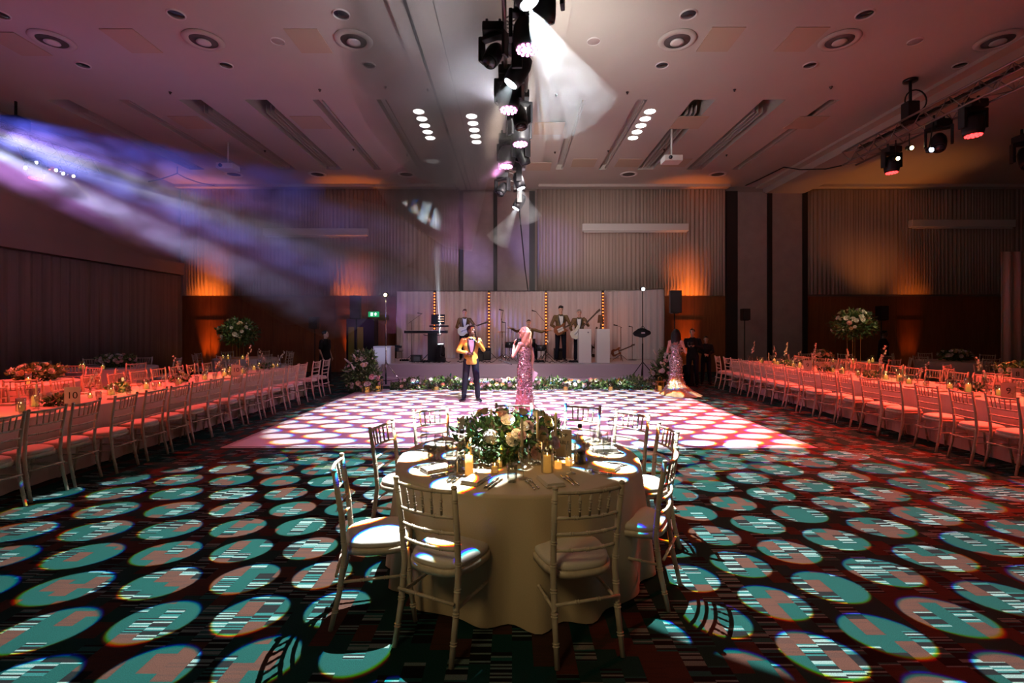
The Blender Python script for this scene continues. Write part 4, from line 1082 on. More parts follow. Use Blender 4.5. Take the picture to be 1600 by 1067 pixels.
# number cards
CARD = mat('white_card', (.74, .70, .68), .6)
def card(x, y, txt, lab, rz=0):
    t = thing('table_number_card', lab, 'sign', (x, y, .7535), rz)
    mb = MB(); mb.box((0, 0, .125), (.17, .004, .23)); mb.build('card', CARD, t)
    mb = MB(); mb.box((0, .01, .006), (.09, .05, .012)); mb.build('foot', GLASS, t)
    text_mesh(txt, .12, 'numeral', INK, t, (0, -.0035, .13), (PI / 2, 0, 0))
card(-5.56, 6.12, '10', 'white card reading 10 on the left banquet table, nearer of two', .25)
card(-5.56, 9.75, '10', 'white card reading 10 on the left banquet table, farther of two', .3)
card(6.72, 6.55, '9', 'white card reading 9 near the camera end of the right banquet table', -.3)
card(6.72, 11.0, '9', 'white card reading 9 in the middle of the right banquet table', -.3)
card(9.3, 8.9, '8', 'white number card on the right background round table', -.4)
# candles on background round tables
for x, y, nm, n in ((-8.9, 8.6, 'left round table nearest the camera', 4), (-9.9, 12.0, 'middle left round table', 3), (-8.6, 15.6, 'left round table with the tall flowers', 3), (10.2, 9.3, 'right round table with low flowers', 4), (9.6, 13.9, 'right round table with the tall flowers', 4)):
    for k in range(n):
        a = 3.6 + k * .75; PGs.put((x + .62 * math.cos(a), y + .62 * math.sin(a), .7575), 0, 'glowing pillar candle, %s from the left on the %s' % (ORD[k], nm), 'background table candles', (1, 1, 1.3) if k % 2 else (1, 1, 1))
# ================================================================== people
SKIN_D = mat('dark_brown_skin', (.075, .036, .021), .45)
SKIN_L = mat('light_skin', (.60, .36, .26), .5)
SKIN_M = mat('medium_skin', (.42, .24, .16), .5)
HAIRB = mat('black_hair', (.010, .008, .008), .5, spec=.2); HAIRBR = mat('brown_hair', (.06, .032, .018), .5); HAIRG = mat('grey_hair', (.32, .29, .26), .6)
HAIRY = noise_col('blonde_hair', (.26, .14, .07), (.50, .32, .18), 40, .45, (3, 3, .3))
GOLDJ = noise_col('gold_jacket_fabric', (.50, .31, .05), (.80, .55, .13), 14, .34, metal=.35, bump=.3)
GOLDK = noise_col('bronze_jacket_fabric', (.10, .056, .018), (.17, .10, .03), 14, .5, metal=.2, bump=.2)
TROU = mat('black_trousers', (.008, .008, .015), .7, spec=.1); SHOE = mat('black_shoe', (.012, .012, .014), .22); SHIRT = mat('white_shirt', (.74, .72, .72), .7)
LAPEL = mat('black_satin_lapel', (.015, .013, .016), .35); EYE = mat('dark_eye', (.01, .008, .008), .2); LIP = mat('lip', (.36, .12, .10), .5)
SEQ1 = nmat('rose_sequin_gown', lambda N, L, b: sequin_fn((.62, .40, .38), N, L, b, 46), rough=.22, metal=.75)
SEQ2 = nmat('silver_sequin_gown', lambda N, L, b: sequin_fn((.56, .50, .46), N, L, b, 46), rough=.22, metal=.75)
SATIN1 = mat('salmon_satin', (.62, .30, .24), .35, sheen=.3); SATIN2 = noise_col('gold_satin', (.40, .27, .13), (.56, .40, .22), 30, .36, (1, 1, .2), metal=.3)
BLACKC = mat('black_cloth', (.010, .010, .011), .8, spec=.08)

def hand(mb, w, d, up, s=1.0, curl=.6, side=1):
    """palm, four fingers and thumb; d = direction of the hand, up = back of the hand"""
    d = V(d).normalized(); up = V(up); up = (up - d * up.dot(d)).normalized(); l = d.cross(up) * side; w = V(w)
    for k in (-1, 0, 1): mb.cap(w + l * .014 * k * s, w + d * .075 * s + l * .022 * k * s, .015 * s, .014 * s, 8)
    for k, (o, ln) in enumerate(((-.030, .066), (-.010, .076), (.010, .072), (.029, .056))):
        p = w + d * .078 * s + l * o * s; dd = d; r = .0088 * s
        for j in range(3):
            dd = (dd - up * curl * (.35 + .3 * j)).normalized(); q = p + dd * ln * s * (.42, .33, .27)[j]
            mb.cap(p, q, r, r * .92, 7); p = q; r *= .93
    p = w + d * .018 * s - l * .022 * s; dd = (d * .6 - l * .8 - up * .15).normalized()
    for j in range(3):
        q = p + dd * .032 * s; mb.cap(p, q, .0105 * s, .0095 * s, 7); p = q; dd = (dd + d * .35 - up * curl * .3).normalized()

def person(label, loc, rz, J, H=1.8, skin=SKIN_L, hair=HAIRB, outfit='suit', jacket=GOLDK, head=(0, 0), hstyle='short', voxel=.010, curl=(.7, .7), hups=None, seated=False, plain=False):
    """J: joint overrides; local frame faces -y, the person's right hand is at -x"""
    k = H / 1.8
    D = dict(pel=(0, 0, .96), waist=(0, -.005, 1.10), chest=(0, -.01, 1.30), neck=(0, 0, 1.49), head=(0, -.025, 1.645),
             shR=(-.185, 0, 1.435), elR=(-.245, .02, 1.15), wrR=(-.24, -.08, .92), shL=(.185, 0, 1.435), elL=(.245, .02, 1.15), wrL=(.24, -.08, .92),
             hiR=(-.09, 0, .93), knR=(-.11, -.02, .50), anR=(-.13, .02, .085), hiL=(.09, 0, .93), knL=(.11, -.02, .50), anL=(.13, .02, .085), toR=(-.16, -.17, .03), toL=(.16, -.17, .03))
    D.update(J); j = {a: V(b) * k for a, b in D.items()}
    t = thing('person', label, 'person', loc, rz)
    fem = outfit in ('gown', 'mermaid', 'black_dress')
    mb = MB()
    # torso and neck
    wS, wW, wH = (.150, .105, .155) if fem else (.165, .135, .15)
    mb.cap(j['pel'] - V((wH * .45, 0, 0)) * k, j['pel'] + V((wH * .45, 0, 0)) * k, .095 * k); mb.cap(j['pel'], j['waist'], .105 * k, .095 * k)
    mb.cap(j['waist'], j['chest'], .092 * k, .10 * k); mb.cap(j['chest'] - V((.06, 0, 0)) * k, j['chest'] + V((.06, 0, 0)) * k, .098 * k)
    zz = V((0, 0, 0 if fem else -.03 * k)); mb.cap(j['shR'] + zz, j['shL'] + zz, (.052 if fem else .040) * k); mb.cap(j['chest'], j['neck'] - V((0, 0, .04 if fem else .075)) * k, .10 * k, (.062 if fem else .055) * k); mb.cap(j['neck'] - V((0, 0, .05)), j['head'] - V((0, 0, .04)) * k, .056 * k, .050 * k)
    # head
    yaw, pit = head; R = Matrix.Rotation(yaw, 3, 'Z') @ Matrix.Rotation(pit, 3, 'X'); hc = j['head']
    hp = lambda x, y, z: hc + R @ (V((x, y, z)) * k)
    mb.ell(hc + R @ V((0, .008, .022)) * k, (.074 * k, .094 * k, .096 * k), 18, 12, R); mb.ell(hp(0, -.022, -.045), (.056 * k, .062 * k, .072 * k), 16, 10, R)
    mb.cap(hp(0, -.088, .022), hp(0, -.103, -.012), .009 * k, .014 * k, 8); mb.cap(hp(-.03, -.078, .035), hp(.03, -.078, .035), .012 * k)
    mb.ell(hp(0, -.076, -.082), (.026 * k, .02 * k, .02 * k)); mb.cap(hp(-.016, -.083, -.045), hp(.016, -.083, -.045), .009 * k)
    for s in (-1, 1): mb.ell(hp(s * .076, .012, -.002), (.009 * k, .018 * k, .03 * k), 10, 8, R)
    for s, S in ((-1, 'R'), (1, 'L')):
        a, e, w_ = j['sh' + S], j['el' + S], j['wr' + S]
        mb.cap(a, e, .050 * k if not fem else .042 * k, .038 * k if not fem else .032 * k); mb.cap(e, w_, .038 * k if not fem else .032 * k, .025 * k if not fem else .021 * k)
        up = (hups or {}).get(S, V((0, -1, .3))); dd = (hups or {}).get('d' + S, w_ - e)
        hand(mb, w_, dd, up, .98 * k if not fem else .88 * k, curl[0 if S == 'R' else 1], s)
        h, n, an, to = j['hi' + S], j['kn' + S], j['an' + S], j['to' + S]
        mb.cap(h, n, .082 * k, .055 * k); mb.cap(n, n.lerp(an, .3), .055 * k, .052 * k); mb.cap(n.lerp(an, .3), an, .052 * k, .036 * k); mb.cap(an - V((0, -.02, .04)) * k, to, .036 * k, .026 * k)
    remeshed(mb, voxel, 'body', skin, t, 3)
    # face
    mb = MB()
    for s in (-1, 1): mb.ell(hp(s * .030, -.085, .012), (.011 * k, .006 * k, .006 * k), 10, 6, R); mb.cap(hp(s * .018, -.091, .034), hp(s * .042, -.085, .036), .0035 * k)
    mb.build('eyes_and_brows', EYE, t, True)
    mb = MB(); mb.cap(hp(-.019, -.088, -.046), hp(.019, -.088, -.046), .0055 * k); mb.build('mouth', LIP, t, True)
    # hair
    mb = MB()
    if hstyle == 'short':
        mb.ell(hp(0, .022, .040), (.080 * k, .094 * k, .086 * k), 18, 12, R); mb.ell(hp(0, -.045, .095), (.056 * k, .040 * k, .028 * k), 12, 8, R); mb.ell(hp(0, .06, -.01), (.062 * k, .045 * k, .06 * k), 12, 8, R)
    elif hstyle == 'quiff':
        mb.ell(hp(0, .024, .046), (.080 * k, .092 * k, .085 * k), 18, 12, R); mb.ell(hp(.01, -.055, .108), (.060 * k, .045 * k, .036 * k), 12, 8, R)
    elif hstyle == 'bun':
        mb.ell(hp(0, .022, .035), (.083 * k, .096 * k, .092 * k), 18, 12, R); mb.ell(hp(0, .11, .06), (.04 * k, .04 * k, .04 * k))
    else:
        ln = {'long': .30, 'wavy': .29}[hstyle]
        mb.ell(hp(0, .020, .035), (.092 * k, .104 * k, .096 * k), 18, 12, R)
        rnd = random.Random(5)
        for i in range(26):
            a = -.35 + (PI + .7) * i / 25; b = hp(.078 * math.cos(a), .02 + .088 * math.sin(a), .03)
            o = R @ V((math.cos(a), math.sin(a), 0)); L_ = ln * rnd.uniform(.85, 1.1) * k
            wv = .014 * (1 if hstyle == 'wavy' else .2); pts = [b + o * (.012 + .03 * (q / 6) + wv * math.sin(q * 1.6 + i)) * k - V((0, 0, L_ * q / 6)) for q in range(7)]
            mb.tube(pts, [.026 * k, .027 * k, .027 * k, .026 * k, .024 * k, .018 * k, .006 * k], 8)
    remeshed(mb, .012 if hstyle in ('long', 'wavy') else .010, 'hair', hair, t, 4)
    # legs
    if outfit == 'suit':
        mb = MB(); mb.cap(j['pel'] - V((.07, 0, 0)) * k, j['pel'] + V((.07, 0, 0)) * k, .108 * k)
        for S in 'RL':
            h, n, an = j['hi' + S], j['kn' + S], j['an' + S]; mb.cap(h, n, .096 * k, .072 * k); mb.cap(n, an + (n - an).normalized() * .03 * k, .072 * k, .060 * k)
        remeshed(mb, .013, 'trousers', TROU, t)
        for S in 'RL':
            an, to = j['an' + S], j['to' + S]; mb = MB(); f = (to - an); f.z = 0; f.normalize()
            mb.cap(an - f * .05 + V((0, 0, -.045)), an + f * .02 + V((0, 0, -.03)), .036, .045); mb.cap(an - V((0, 0, .045)), to + V((0, 0, .008)), .042, .032); remeshed(mb, .012, 'shoe', SHOE, t)
        # jacket
        mb = MB(); p, wv, c, n_ = j['pel'], j['waist'], j['chest'], j['neck']; low = p + (p - wv) * (.75 if not seated else .1)
        mb.loft([(low.x, low.y, low.z, .178 * k, .125 * k), (p.x, p.y, p.z, .172 * k, .126 * k), (wv.x, wv.y, wv.z, .150 * k, .115 * k), (c.x, c.y, c.z, .180 * k, .122 * k), (n_.x, n_.y, n_.z - .10 * k, .165 * k, .098 * k), (n_.x, n_.y, n_.z - .055 * k, .135 * k, .088 * k), (n_.x, n_.y, n_.z - .01 * k, .078 * k, .070 * k), (n_.x, n_.y, n_.z + .015 * k, .064 * k, .060 * k)], 32)
        for S in 'RL':
            a, e, w_ = j['sh' + S], j['el' + S], j['wr' + S]; a = a + V((0, 0, -.012 * k)); mb.cap(a, e, .060 * k, .050 * k); mb.cap(e, w_ - (w_ - e).normalized() * .02, .050 * k, .038 * k); mb.cap(a, n_ + V((0, 0, -.055 * k)), .052 * k, .045 * k)
        jk = remeshed(mb, .012, 'jacket', jacket, t, 5)
        if plain: return t, j
        bv = BVHTree.FromPolygons([v.co for v in jk.data.vertices], [list(q.vertices) for q in jk.data.polygons])
        def ray(x, z, off=.006):
            h = bv.ray_cast(V((x, -1, z)), V((0, 1, 0)))
            return (h[0] if h[0] is not None else V((x, -.1, z))) + V((0, -off, 0))
        z0, z1 = wv.z + .02 * k, n_.z - .035 * k; cx = c.x
        def patch(name, fa, fb, m, off, nz=14, nx=5, zz=None):
            mb = MB(); za, zb = zz or (z0, z1); vs = []
            for i in range(nz):
                f = i / (nz - 1); z = za + (zb - za) * f
                for q in range(nx): x = fa(f) + (fb(f) - fa(f)) * q / (nx - 1); vs.append(ray(x, z, off))
            fs = [(i * nx + q, i * nx + q + 1, (i + 1) * nx + q + 1, (i + 1) * nx + q) for i in range(nz - 1) for q in range(nx - 1)]
            mb.add(vs, fs); o = mb.build(name, m, t, True); md = o.modifiers.new('t', 'SOLIDIFY'); md.thickness = .004; md.offset = 0; return o
        wi = lambda f: .075 * k * math.sqrt(max(f, .0001)) * .95
        patch('shirt_front', lambda f: cx - wi(f), lambda f: cx + wi(f), SHIRT, .005, nx=9)
        for s in (-1, 1): patch('lapel', lambda f: cx + s * wi(f), lambda f: cx + s * (wi(f) + .034 * k * math.sin(PI * min(1, f * .8 + .1)) + .006), LAPEL, .011)
        b = ray(cx, z1 - .005, .02); mb = MB()
        for s in (-1, 1): mb.add([b + V((0, 0, .010)) * k, b + V((s * .05, 0, .024)) * k, b + V((s * .05, 0, -.024)) * k, b + V((0, 0, -.010)) * k, b + V((0, .014, .010)) * k, b + V((s * .05, .02, .024)) * k, b + V((s * .05, .02, -.024)) * k, b + V((0, .014, -.010)) * k],
            [(0, 1, 2, 3), (7, 6, 5, 4), (0, 4, 5, 1), (1, 5, 6, 2), (2, 6, 7, 3), (3, 7, 4, 0)])
        mb.ell(b + V((0, .004, 0)), (.012, .012, .013)); mb.build('bow_tie', LAPEL, t)
        for S in 'RL':
            w_, e = j['wr' + S], j['el' + S]; d = (w_ - e).normalized(); mb = MB(); mb.tube([w_ - d * .035, w_ - d * .005], [.036 * k, .034 * k], 14); mb.build('shirt_cuff', SHIRT, t, True)
    return t, j

def gown(t, j, k, mer=False):
    p, w_, c = j['pel'], j['waist'], j['chest']; m = SEQ2 if mer else SEQ1
    mb = MB()
    rings = [(0, 0, .40, .175 if mer else .168, .165), (0, 0, .50, .165, .158), (0, 0, .62, .165, .15), (p.x, p.y, p.z - .04, .182, .148), (p.x, p.y, p.z + .02, .172, .138), (w_.x, w_.y, w_.z, .128, .108), (c.x, c.y, c.z - .02, .152, .125), (c.x, c.y - .005, c.z + .04, .148, .118)]
    mb.loft([(r[0], r[1], r[2] if r[2] > .7 else r[2] * k, r[3] * k, r[4] * k) for r in rings], 40); mb.build('sequin_bodice', m, t, True)
    for s in (-1, 1):
        mb = MB(); mb.tube([(s * .10 * k, -.10 * k, c.z + .03 * k), (s * .115 * k, -.06 * k, j['neck'].z - .04 * k), (s * .11 * k, .03 * k, j['neck'].z - .035 * k), (s * .07 * k, .105 * k, c.z + .04 * k)], .012, 6); mb.build('shoulder_strap', m, t, True)
    mb = MB(); n = 90; prof = ([(.56, .158, .152, 0, 0), (.42, .165, .16, 0, .0), (.28, .21, .20, -.02, .02), (.14, .33, .31, -.07, .05), (.015, .50, .44, -.16, .10)] if mer else
                              [(.56, .158, .152, 0, 0), (.40, .165, .155, .0, 0), (.25, .185, .165, .01, 0), (.10, .215, .19, .02, .01), (.012, .245, .21, .03, .02)])
    vs = []; fs = []
    for i, (z, rx, ry, ox, oy) in enumerate(prof):
        for q in range(n):
            a = 2 * PI * q / n; f = 1 + (.07 if mer else .10) * (i / 4) * math.sin(a * (13 if mer else 11) + (0 if mer else .5)) + .03 * (i / 4) * math.sin(a * 5 + 1)
            vs.append((ox + rx * f * math.cos(a), oy + ry * f * math.sin(a), z * k))
    for i in range(4):
        for q in range(n): r = (q + 1) % n; fs.append((i * n + q, i * n + r, (i + 1) * n + r, (i + 1) * n + q))
    mb.add(vs, fs); mb.build('skirt', SATIN2 if mer else SATIN1, t, True)
    # sequin scatter running down the skirt
    rnd = random.Random(9); mb = MB()
    for i in range(240):
        f = rnd.random() ** 1.5; z = (.56 - f * .46) * k; a = rnd.uniform(0, 2 * PI)
        q = 0
        while q < 3 and prof[q + 1][0] * k > z: q += 1
        A, B = prof[q], prof[q + 1]; g = (A[0] * k - z) / ((A[0] - B[0]) * k); rx = A[1] + (B[1] - A[1]) * g + .012; ry = A[2] + (B[2] - A[2]) * g + .012; ox = A[3] + (B[3] - A[3]) * g; oy = A[4] + (B[4] - A[4]) * g
        P = V((ox + rx * 1.04 * math.cos(a), oy + ry * 1.04 * math.sin(a), z)); nn = V((math.cos(a) + rnd.uniform(-.5, .5), math.sin(a) + rnd.uniform(-.5, .5), rnd.uniform(-.3, .8))).normalized(); s1 = nn.orthogonal().normalized() * .011; s2 = nn.cross(s1)
        mb.add([P - s1 - s2, P + s1 - s2, P + s1 + s2, P - s1 + s2], [(0, 1, 2, 3)])
    mb.build('scattered_sequins', mat('bright_sequin', (.85, .80, .78), .3, .25), t)  # sequins in a pale colour that stands in for their glints
    if mer:
        mb = MB(); mb.loft([(.20, -.05, .015, .20, .16), (.16, -.08, .16, .12, .12), (.12, -.08, .34, .06, .08), (.11, -.06, .50, .03, .05)], 30, fold=lambda f, a: 1 + .08 * (1 - f) * math.sin(7 * a)); mb.build('orange_godet', mat('orange_satin', (.62, .14, .04), .4), t, True)

# singer in the gold jacket
q = at(736, 628, 11.3)
t, j = person('man in gold dinner jacket singing into a microphone on the dance floor', (q.x, q.y, .024), .18,
    dict(elR=(-.30, .05, 1.17), wrR=(-.10, -.17, 1.12), elL=(.29, -.02, 1.19), wrL=(.135, -.20, 1.40), hiR=(-.09, 0, .93), anR=(-.17, .0, .085), toR=(-.27, -.15, .03), knR=(-.135, -.02, .5), anL=(.16, 0, .085), knL=(.13, -.02, .5), toL=(.22, -.17, .03)),
    H=1.80, skin=SKIN_D, hair=HAIRB, jacket=GOLDJ, head=(.75, -.18), voxel=.009, curl=(.6, 1.1), hups={'L': V((.6, -.5, .2)), 'dL': V((-.15, -.2, 1)), 'R': V((0, -1, .4)), 'dR': V((1, -.1, -.05))})
mb = MB(); a = j['wrL'] + V((-.035, -.075, .02)); mb.cap(a, a + V((-.03, .01, .16)), .012, .014); mb.ell(a + V((-.035, .012, .185)), (.024, .024, .028)); 
o = mb.build('handheld_microphone', BLACKM, smooth=True, loc=(q.x, q.y, .024)); o.rotation_euler = (0, 0, .18); tag(o, 'black handheld microphone held up by the man in gold', 'microphone')
# woman in the rose sequin gown
q = at(820, 648, 9.6)
t, j = person('blonde woman in a rose sequin gown raising a hand to her face', (q.x, q.y, .024), -2.2,
    dict(elR=(-.27, .02, 1.16), wrR=(-.30, -.03, .93), elL=(.27, -.10, 1.17), wrL=(.10, -.20, 1.40), shR=(-.165, 0, 1.42), shL=(.165, 0, 1.42)),
    H=1.76, skin=SKIN_L, hair=HAIRY, outfit='gown', head=(.5, .0), hstyle='wavy', voxel=.009, curl=(1.0, .5), hups={'R': V((-1, 0, .2)), 'dR': V((.0, -.2, -1)), 'L': V((.5, -.8, 0)), 'dL': V((-.1, .2, 1))})
# her body turned so the raised arm is on the left of the view
t.rotation_euler = (0, 0, -2.2)
gown(t, j, 1.76 / 1.8)
R_ = Matrix.Rotation(-2.2, 3, 'Z')
hw = R_ @ (j['wrR'] + V((.0, -.03, -.09))) + V((q.x, q.y, .024))
mb = MB(); mb.box((0, 0, 0), (.17, .012, .22), Matrix.Rotation(.5, 3, 'Y')); mb.box((0, -.010, 0), (.16, .004, .21), Matrix.Rotation(.5, 3, 'Y'))
tag(mb.build('cue_card', mat('white_card_stock', (.82, .80, .82), .5), loc=hw + V((.03, 0, -.09))), 'white cue cards held low in the hand of the woman in pink', 'card')
hw2 = R_ @ (j['elL'] + V((.0, -.05, 0))) + V((q.x, q.y, .024))
mb = MB(); mb.box((0, 0, 0), (.26, .15, .014), Matrix.Rotation(.35, 3, 'Y')); tag(mb.build('tablet', BLACK, loc=hw2 + V((-.10, -.04, -.10)), bevel=.004), 'dark tablet tucked under the left arm of the woman in pink', 'tablet')
# woman in the silver and gold mermaid gown
q = at(1056, 616, 12.4)
t, j = person('black-haired woman in a silver and gold mermaid gown beside the right bush, facing away', (q.x, q.y, .024), 2.5,
    dict(elR=(-.25, -.06, 1.14), wrR=(-.10, -.30, 1.18), elL=(.25, -.06, 1.14), wrL=(.10, -.30, 1.16), shR=(-.165, 0, 1.42), shL=(.165, 0, 1.42)),
    H=1.70, skin=SKIN_L, hair=HAIRB, outfit='mermaid', head=(0, .15), hstyle='long', voxel=.010, curl=(.7, .7))
gown(t, j, 1.70 / 1.8, True)
R_ = Matrix.Rotation(2.5, 3, 'Z'); hw = R_ @ (V((0, -.40, 1.13))) + V((q.x, q.y, .024))
mb = MB(); mb.box((0, 0, 0), (.07, .012, .14), Matrix.Rotation(-.5, 3, 'X')); tag(mb.build('mobile_phone', BLACK, loc=hw, bevel=.003), 'mobile phone held by the woman in the mermaid gown', 'phone')
# band
def on_stage(px, d): return ((px - 800) * d / F, d, SZ)
GL = on_stage(726, 16.9)
person('guitarist at left on the stage in bronze jacket, behind the singer', GL, .1, dict(elR=(-.28, .05, 1.15), wrR=(-.08, -.18, 1.02), elL=(.33, -.05, 1.22), wrL=(.36, -.25, 1.20)), H=1.80, hair=HAIRBR, hstyle='quiff', voxel=.013)
DR = on_stage(826, 17.0)
person('drummer seated behind the drum kit with arms spread wide', DR, 0, dict(pel=(0, .05, .56), waist=(0, .04, .72), chest=(0, .0, .94), neck=(0, -.01, 1.13), head=(0, -.03, 1.295), shR=(-.185, 0, 1.07), shL=(.185, 0, 1.07), elR=(-.42, -.08, 1.0), wrR=(-.62, -.18, 1.10), elL=(.44, -.08, .98), wrL=(.66, -.16, 1.05),
    hiR=(-.10, .03, .53), knR=(-.22, -.38, .52), anR=(-.24, -.40, .09), toR=(-.26, -.55, .03), hiL=(.10, .03, .53), knL=(.22, -.38, .52), anL=(.24, -.40, .09), toL=(.26, -.55, .03)), H=1.80, hair=HAIRBR, voxel=.013, seated=True)
GR_ = on_stage(876, 16.3)
person('tall guitarist in bronze jacket looking down at his pale guitar', GR_, .1, dict(elR=(-.30, .02, 1.16), wrR=(-.10, -.20, 1.02), elL=(.30, -.05, 1.16), wrL=(.32, -.28, 1.14)), H=1.90, hair=HAIRB, hstyle='quiff', head=(0, .35), voxel=.013)
BS = on_stage(905, 16.0)
person('grey-haired bass player behind the white plinth on the stage', BS, -.15, dict(elR=(-.30, .02, 1.14), wrR=(-.20, -.20, .98), elL=(.30, -.02, 1.22), wrL=(.22, -.26, 1.30)), H=1.77, hair=HAIRG, hstyle='short', head=(.2, .1), voxel=.013)
# dark figures at the sides
q = at(508, 600, 14.2)
person('dark-dressed person with hair tied back standing at the far end of the left table', (q.x, q.y, 0), 1.35, {}, H=1.68, outfit='black_dress', hair=HAIRB, hstyle='bun', skin=SKIN_M, voxel=.014)
def black_clothes(loc, rz, H, nm='black_outfit'):
    k = H / 1.8; t_ = bpy.data.objects[[o.name for o in bpy.data.objects if o.name.startswith('person')][-1]]
    mb = MB(); mb.loft([(0, 0, .10, .17, .16), (0, 0, .5, .19, .16), (0, 0, .95 * k, .19, .15), (0, 0, 1.12 * k, .155, .13), (0, -.01, 1.32 * k, .19, .135), (0, 0, 1.42 * k, .185, .11), (0, 0, 1.47 * k, .13, .09), (0, 0, 1.51 * k, .068, .068)], 28)
    for s, S in ((-1, 'R'), (1, 'L')):
        pass
    for s in (-1, 1): mb.cap((s * .185 * k, 0, 1.43 * k), (s * .23 * k, .01, 1.22 * k), .062, .056)
    remeshed(mb, .016, nm, BLACKC, t_)
def last_person(): return max((o for o in bpy.data.objects if o.name.split('.')[0] == 'person'), key=lambda o: o.name if '.' in o.name else '')
black_clothes(None, 0, 1.68)
q = at(1082, 604, 14.2)
person('standing photographer in black with a camera, by the right amber uplight', (q.x, q.y, 0), -.5, dict(elR=(-.28, -.05, 1.18), wrR=(-.08, -.24, 1.25), elL=(.28, -.05, 1.18), wrL=(.08, -.24, 1.25)), H=1.74, outfit='suit', plain=True, jacket=BLACKC, hair=HAIRBR, skin=SKIN_L, voxel=.014)
pq = V((q.x, q.y, 0)) + Matrix.Rotation(-.5, 3, 'Z') @ V((0, -.36, 1.27))
mb = MB(); mb.box((0, 0, 0), (.15, .07, .10)); mb.tube([(0, -.03, 0), (0, -.15, 0)], .035, 12); tag(mb.build('camera', BLACK, loc=pq), 'black camera held by the photographer in black', 'camera')
q = at(1103, 602, 14.8)
person('shorter person in black standing right of the photographer by the right wall', (q.x, q.y, 0), -.3, dict(elR=(-.24, -.08, 1.2), wrR=(-.06, -.22, 1.12), elL=(.24, -.08, 1.2), wrL=(.06, -.22, 1.10)), H=1.5, outfit='suit', plain=True, jacket=BLACKC, hair=HAIRB, skin=SKIN_M, voxel=.014)
q = at(1380, 596, 14.6)
person('barely visible person in black behind the tall right flowers', (q.x, q.y, 0), .8, {}, H=1.68, outfit='black_dress', hair=HAIRB, skin=SKIN_D, voxel=.014)
black_clothes(None, 0, 1.68)
# ================================================================== stage equipment
def onst(px, d, z=0): return V(((px - 800) * d / F, d, SZ + z))
# LED light columns
for px, d, z0, nm in ((679, 17.3, .42, 'leftmost, behind the keyboard'), (764, 17.3, .28, 'second from the left'), (853, 17.3, .28, 'third from the left, beside the drummer'), (942, 17.3, .28, 'rightmost, above the white plinth')):
    p = onst(px, d); t = thing('light_column', 'vertical amber bulb light column, ' + nm, 'stage light', p); top = 3.06 - SZ - .05
    mb = MB(); mb.box((0, .03, (z0 + top) / 2), (.09, .04, top - z0 + .1)); mb.build('batten', BLACKM, t)
    mb = MB(); mb.tube([(0, .05, 0), (0, .05, z0)], .015, 8)
    for a in (0, 2.1, 4.2): mb.tube([(0, .05, .3), (.28 * math.cos(a), .05 + .28 * math.sin(a) * .5, .01)], .009, 6)
    mb.build('tripod', BLACKM, t, True)
    n = 19
    for k in range(n):
        z = z0 + (top - z0) * (k + .5) / n; mb = MB(); mb.ell((0, -.015, z), (.027, .024, .027), 10, 6); mb.build('bulb', BULB, t, True)
for px in (679, 764, 853, 942):
    q = onst(px, 17.15, 1.4); point('column_glow_light', q, 9, AMBER, .25)
# plinths
for px0, px1, nm in ((903, 922.5, 'left of two, with a small dark crest'), (931, 951, 'right of two')):
    d = 15.75; x0, x1 = (px0 - 800) * d / F, (px1 - 800) * d / F; t = thing('white_plinth', 'tall white stage plinth, ' + nm, 'plinth', ((x0 + x1) / 2, d, SZ))
    mb = MB(); mb.box((0, 0, .545), (x1 - x0, .38, 1.09)); mb.build('block', WHITEP, t, bevel=.008)
    if px0 < 910:
        mb = MB(); mb.tube([(.10, -.195, .98), (.10, -.192, .98)], .026, 14); mb.box((.10, -.196, .98), (.02, .004, .05)); mb.build('crest_mark', mat('grey_mark', (.2, .2, .25), .5), t)
# table lamp on the right plinth
t = thing('table_lamp', 'dark-shaded table lamp on the right white plinth', 'lamp', (2.90, 15.85, SZ + 1.09))
mb = MB(); mb.lathe([(.001, 0), (.06, 0), (.06, .015), (.015, .03), (.02, .10), (.012, .22)], 16); mb.build('lamp_base', BLACKM, t, True)
mb = MB(); mb.lathe([(.10, .20), (.07, .46), (.001, .46)], 24); mb.build('lamp_shade', mat('brown_shade', (.12, .05, .02), .8), t, True)
# keyboard, laptop, stands
t = thing('keyboard_stand', 'black column keyboard stand with splayed feet at stage left', 'keyboard stand', onst(676, 16.2))
mb = MB(); mb.box((0, 0, .5), (.32, .12, .95)); mb.box((0, 0, .02), (.5, .4, .03)); mb.build('column', BLACK, t, bevel=.01)
for s in (-1, 1):
    mb = MB(); mb.tube([(s * .1, 0, .3), (s * .35, -.2, .015)], .014, 8); mb.build('foot', BLACKM, t, True); mb = MB(); mb.tube([(s * .1, 0, .85), (s * .3, -.05, .90)], .014, 8); mb.build('support_arm', BLACKM, t, True)
t = thing('stage_keyboard', 'dark electronic keyboard on its stand at stage left', 'keyboard', onst(666, 16.2, .94))
mb = MB(); mb.box((0, 0, .05), (1.42, .32, .09)); mb.build('body', BLACK, t, bevel=.01)
mb = MB()
for k in range(52): mb.box((-.64 + .0246 * k, -.09, .098), (.022, .13, .01))
mb.build('white_keys', WHITEP, t)
t = thing('second_keyboard_tier', 'upper black keyboard tier under the monitor at stage left', 'keyboard', onst(686, 16.3, 1.18))
mb = MB(); mb.box((0, 0, 0), (.62, .25, .06)); mb.build('body', BLACK, t, bevel=.01)
mb = MB(); mb.tube([(0, .1, -.14), (0, .1, -.03)], .02, 8); mb.build('support_post', BLACKM, t)
t = thing('laptop_rig', 'open dark screen with small lit buttons above the keyboards', 'screen', onst(684, 16.25, 1.22))
mb = MB(); mb.box((0, .05, .19), (.46, .03, .34), Matrix.Rotation(-.12, 3, 'X')); mb.build('screen', BLACK, t, bevel=.008)
mb = MB()
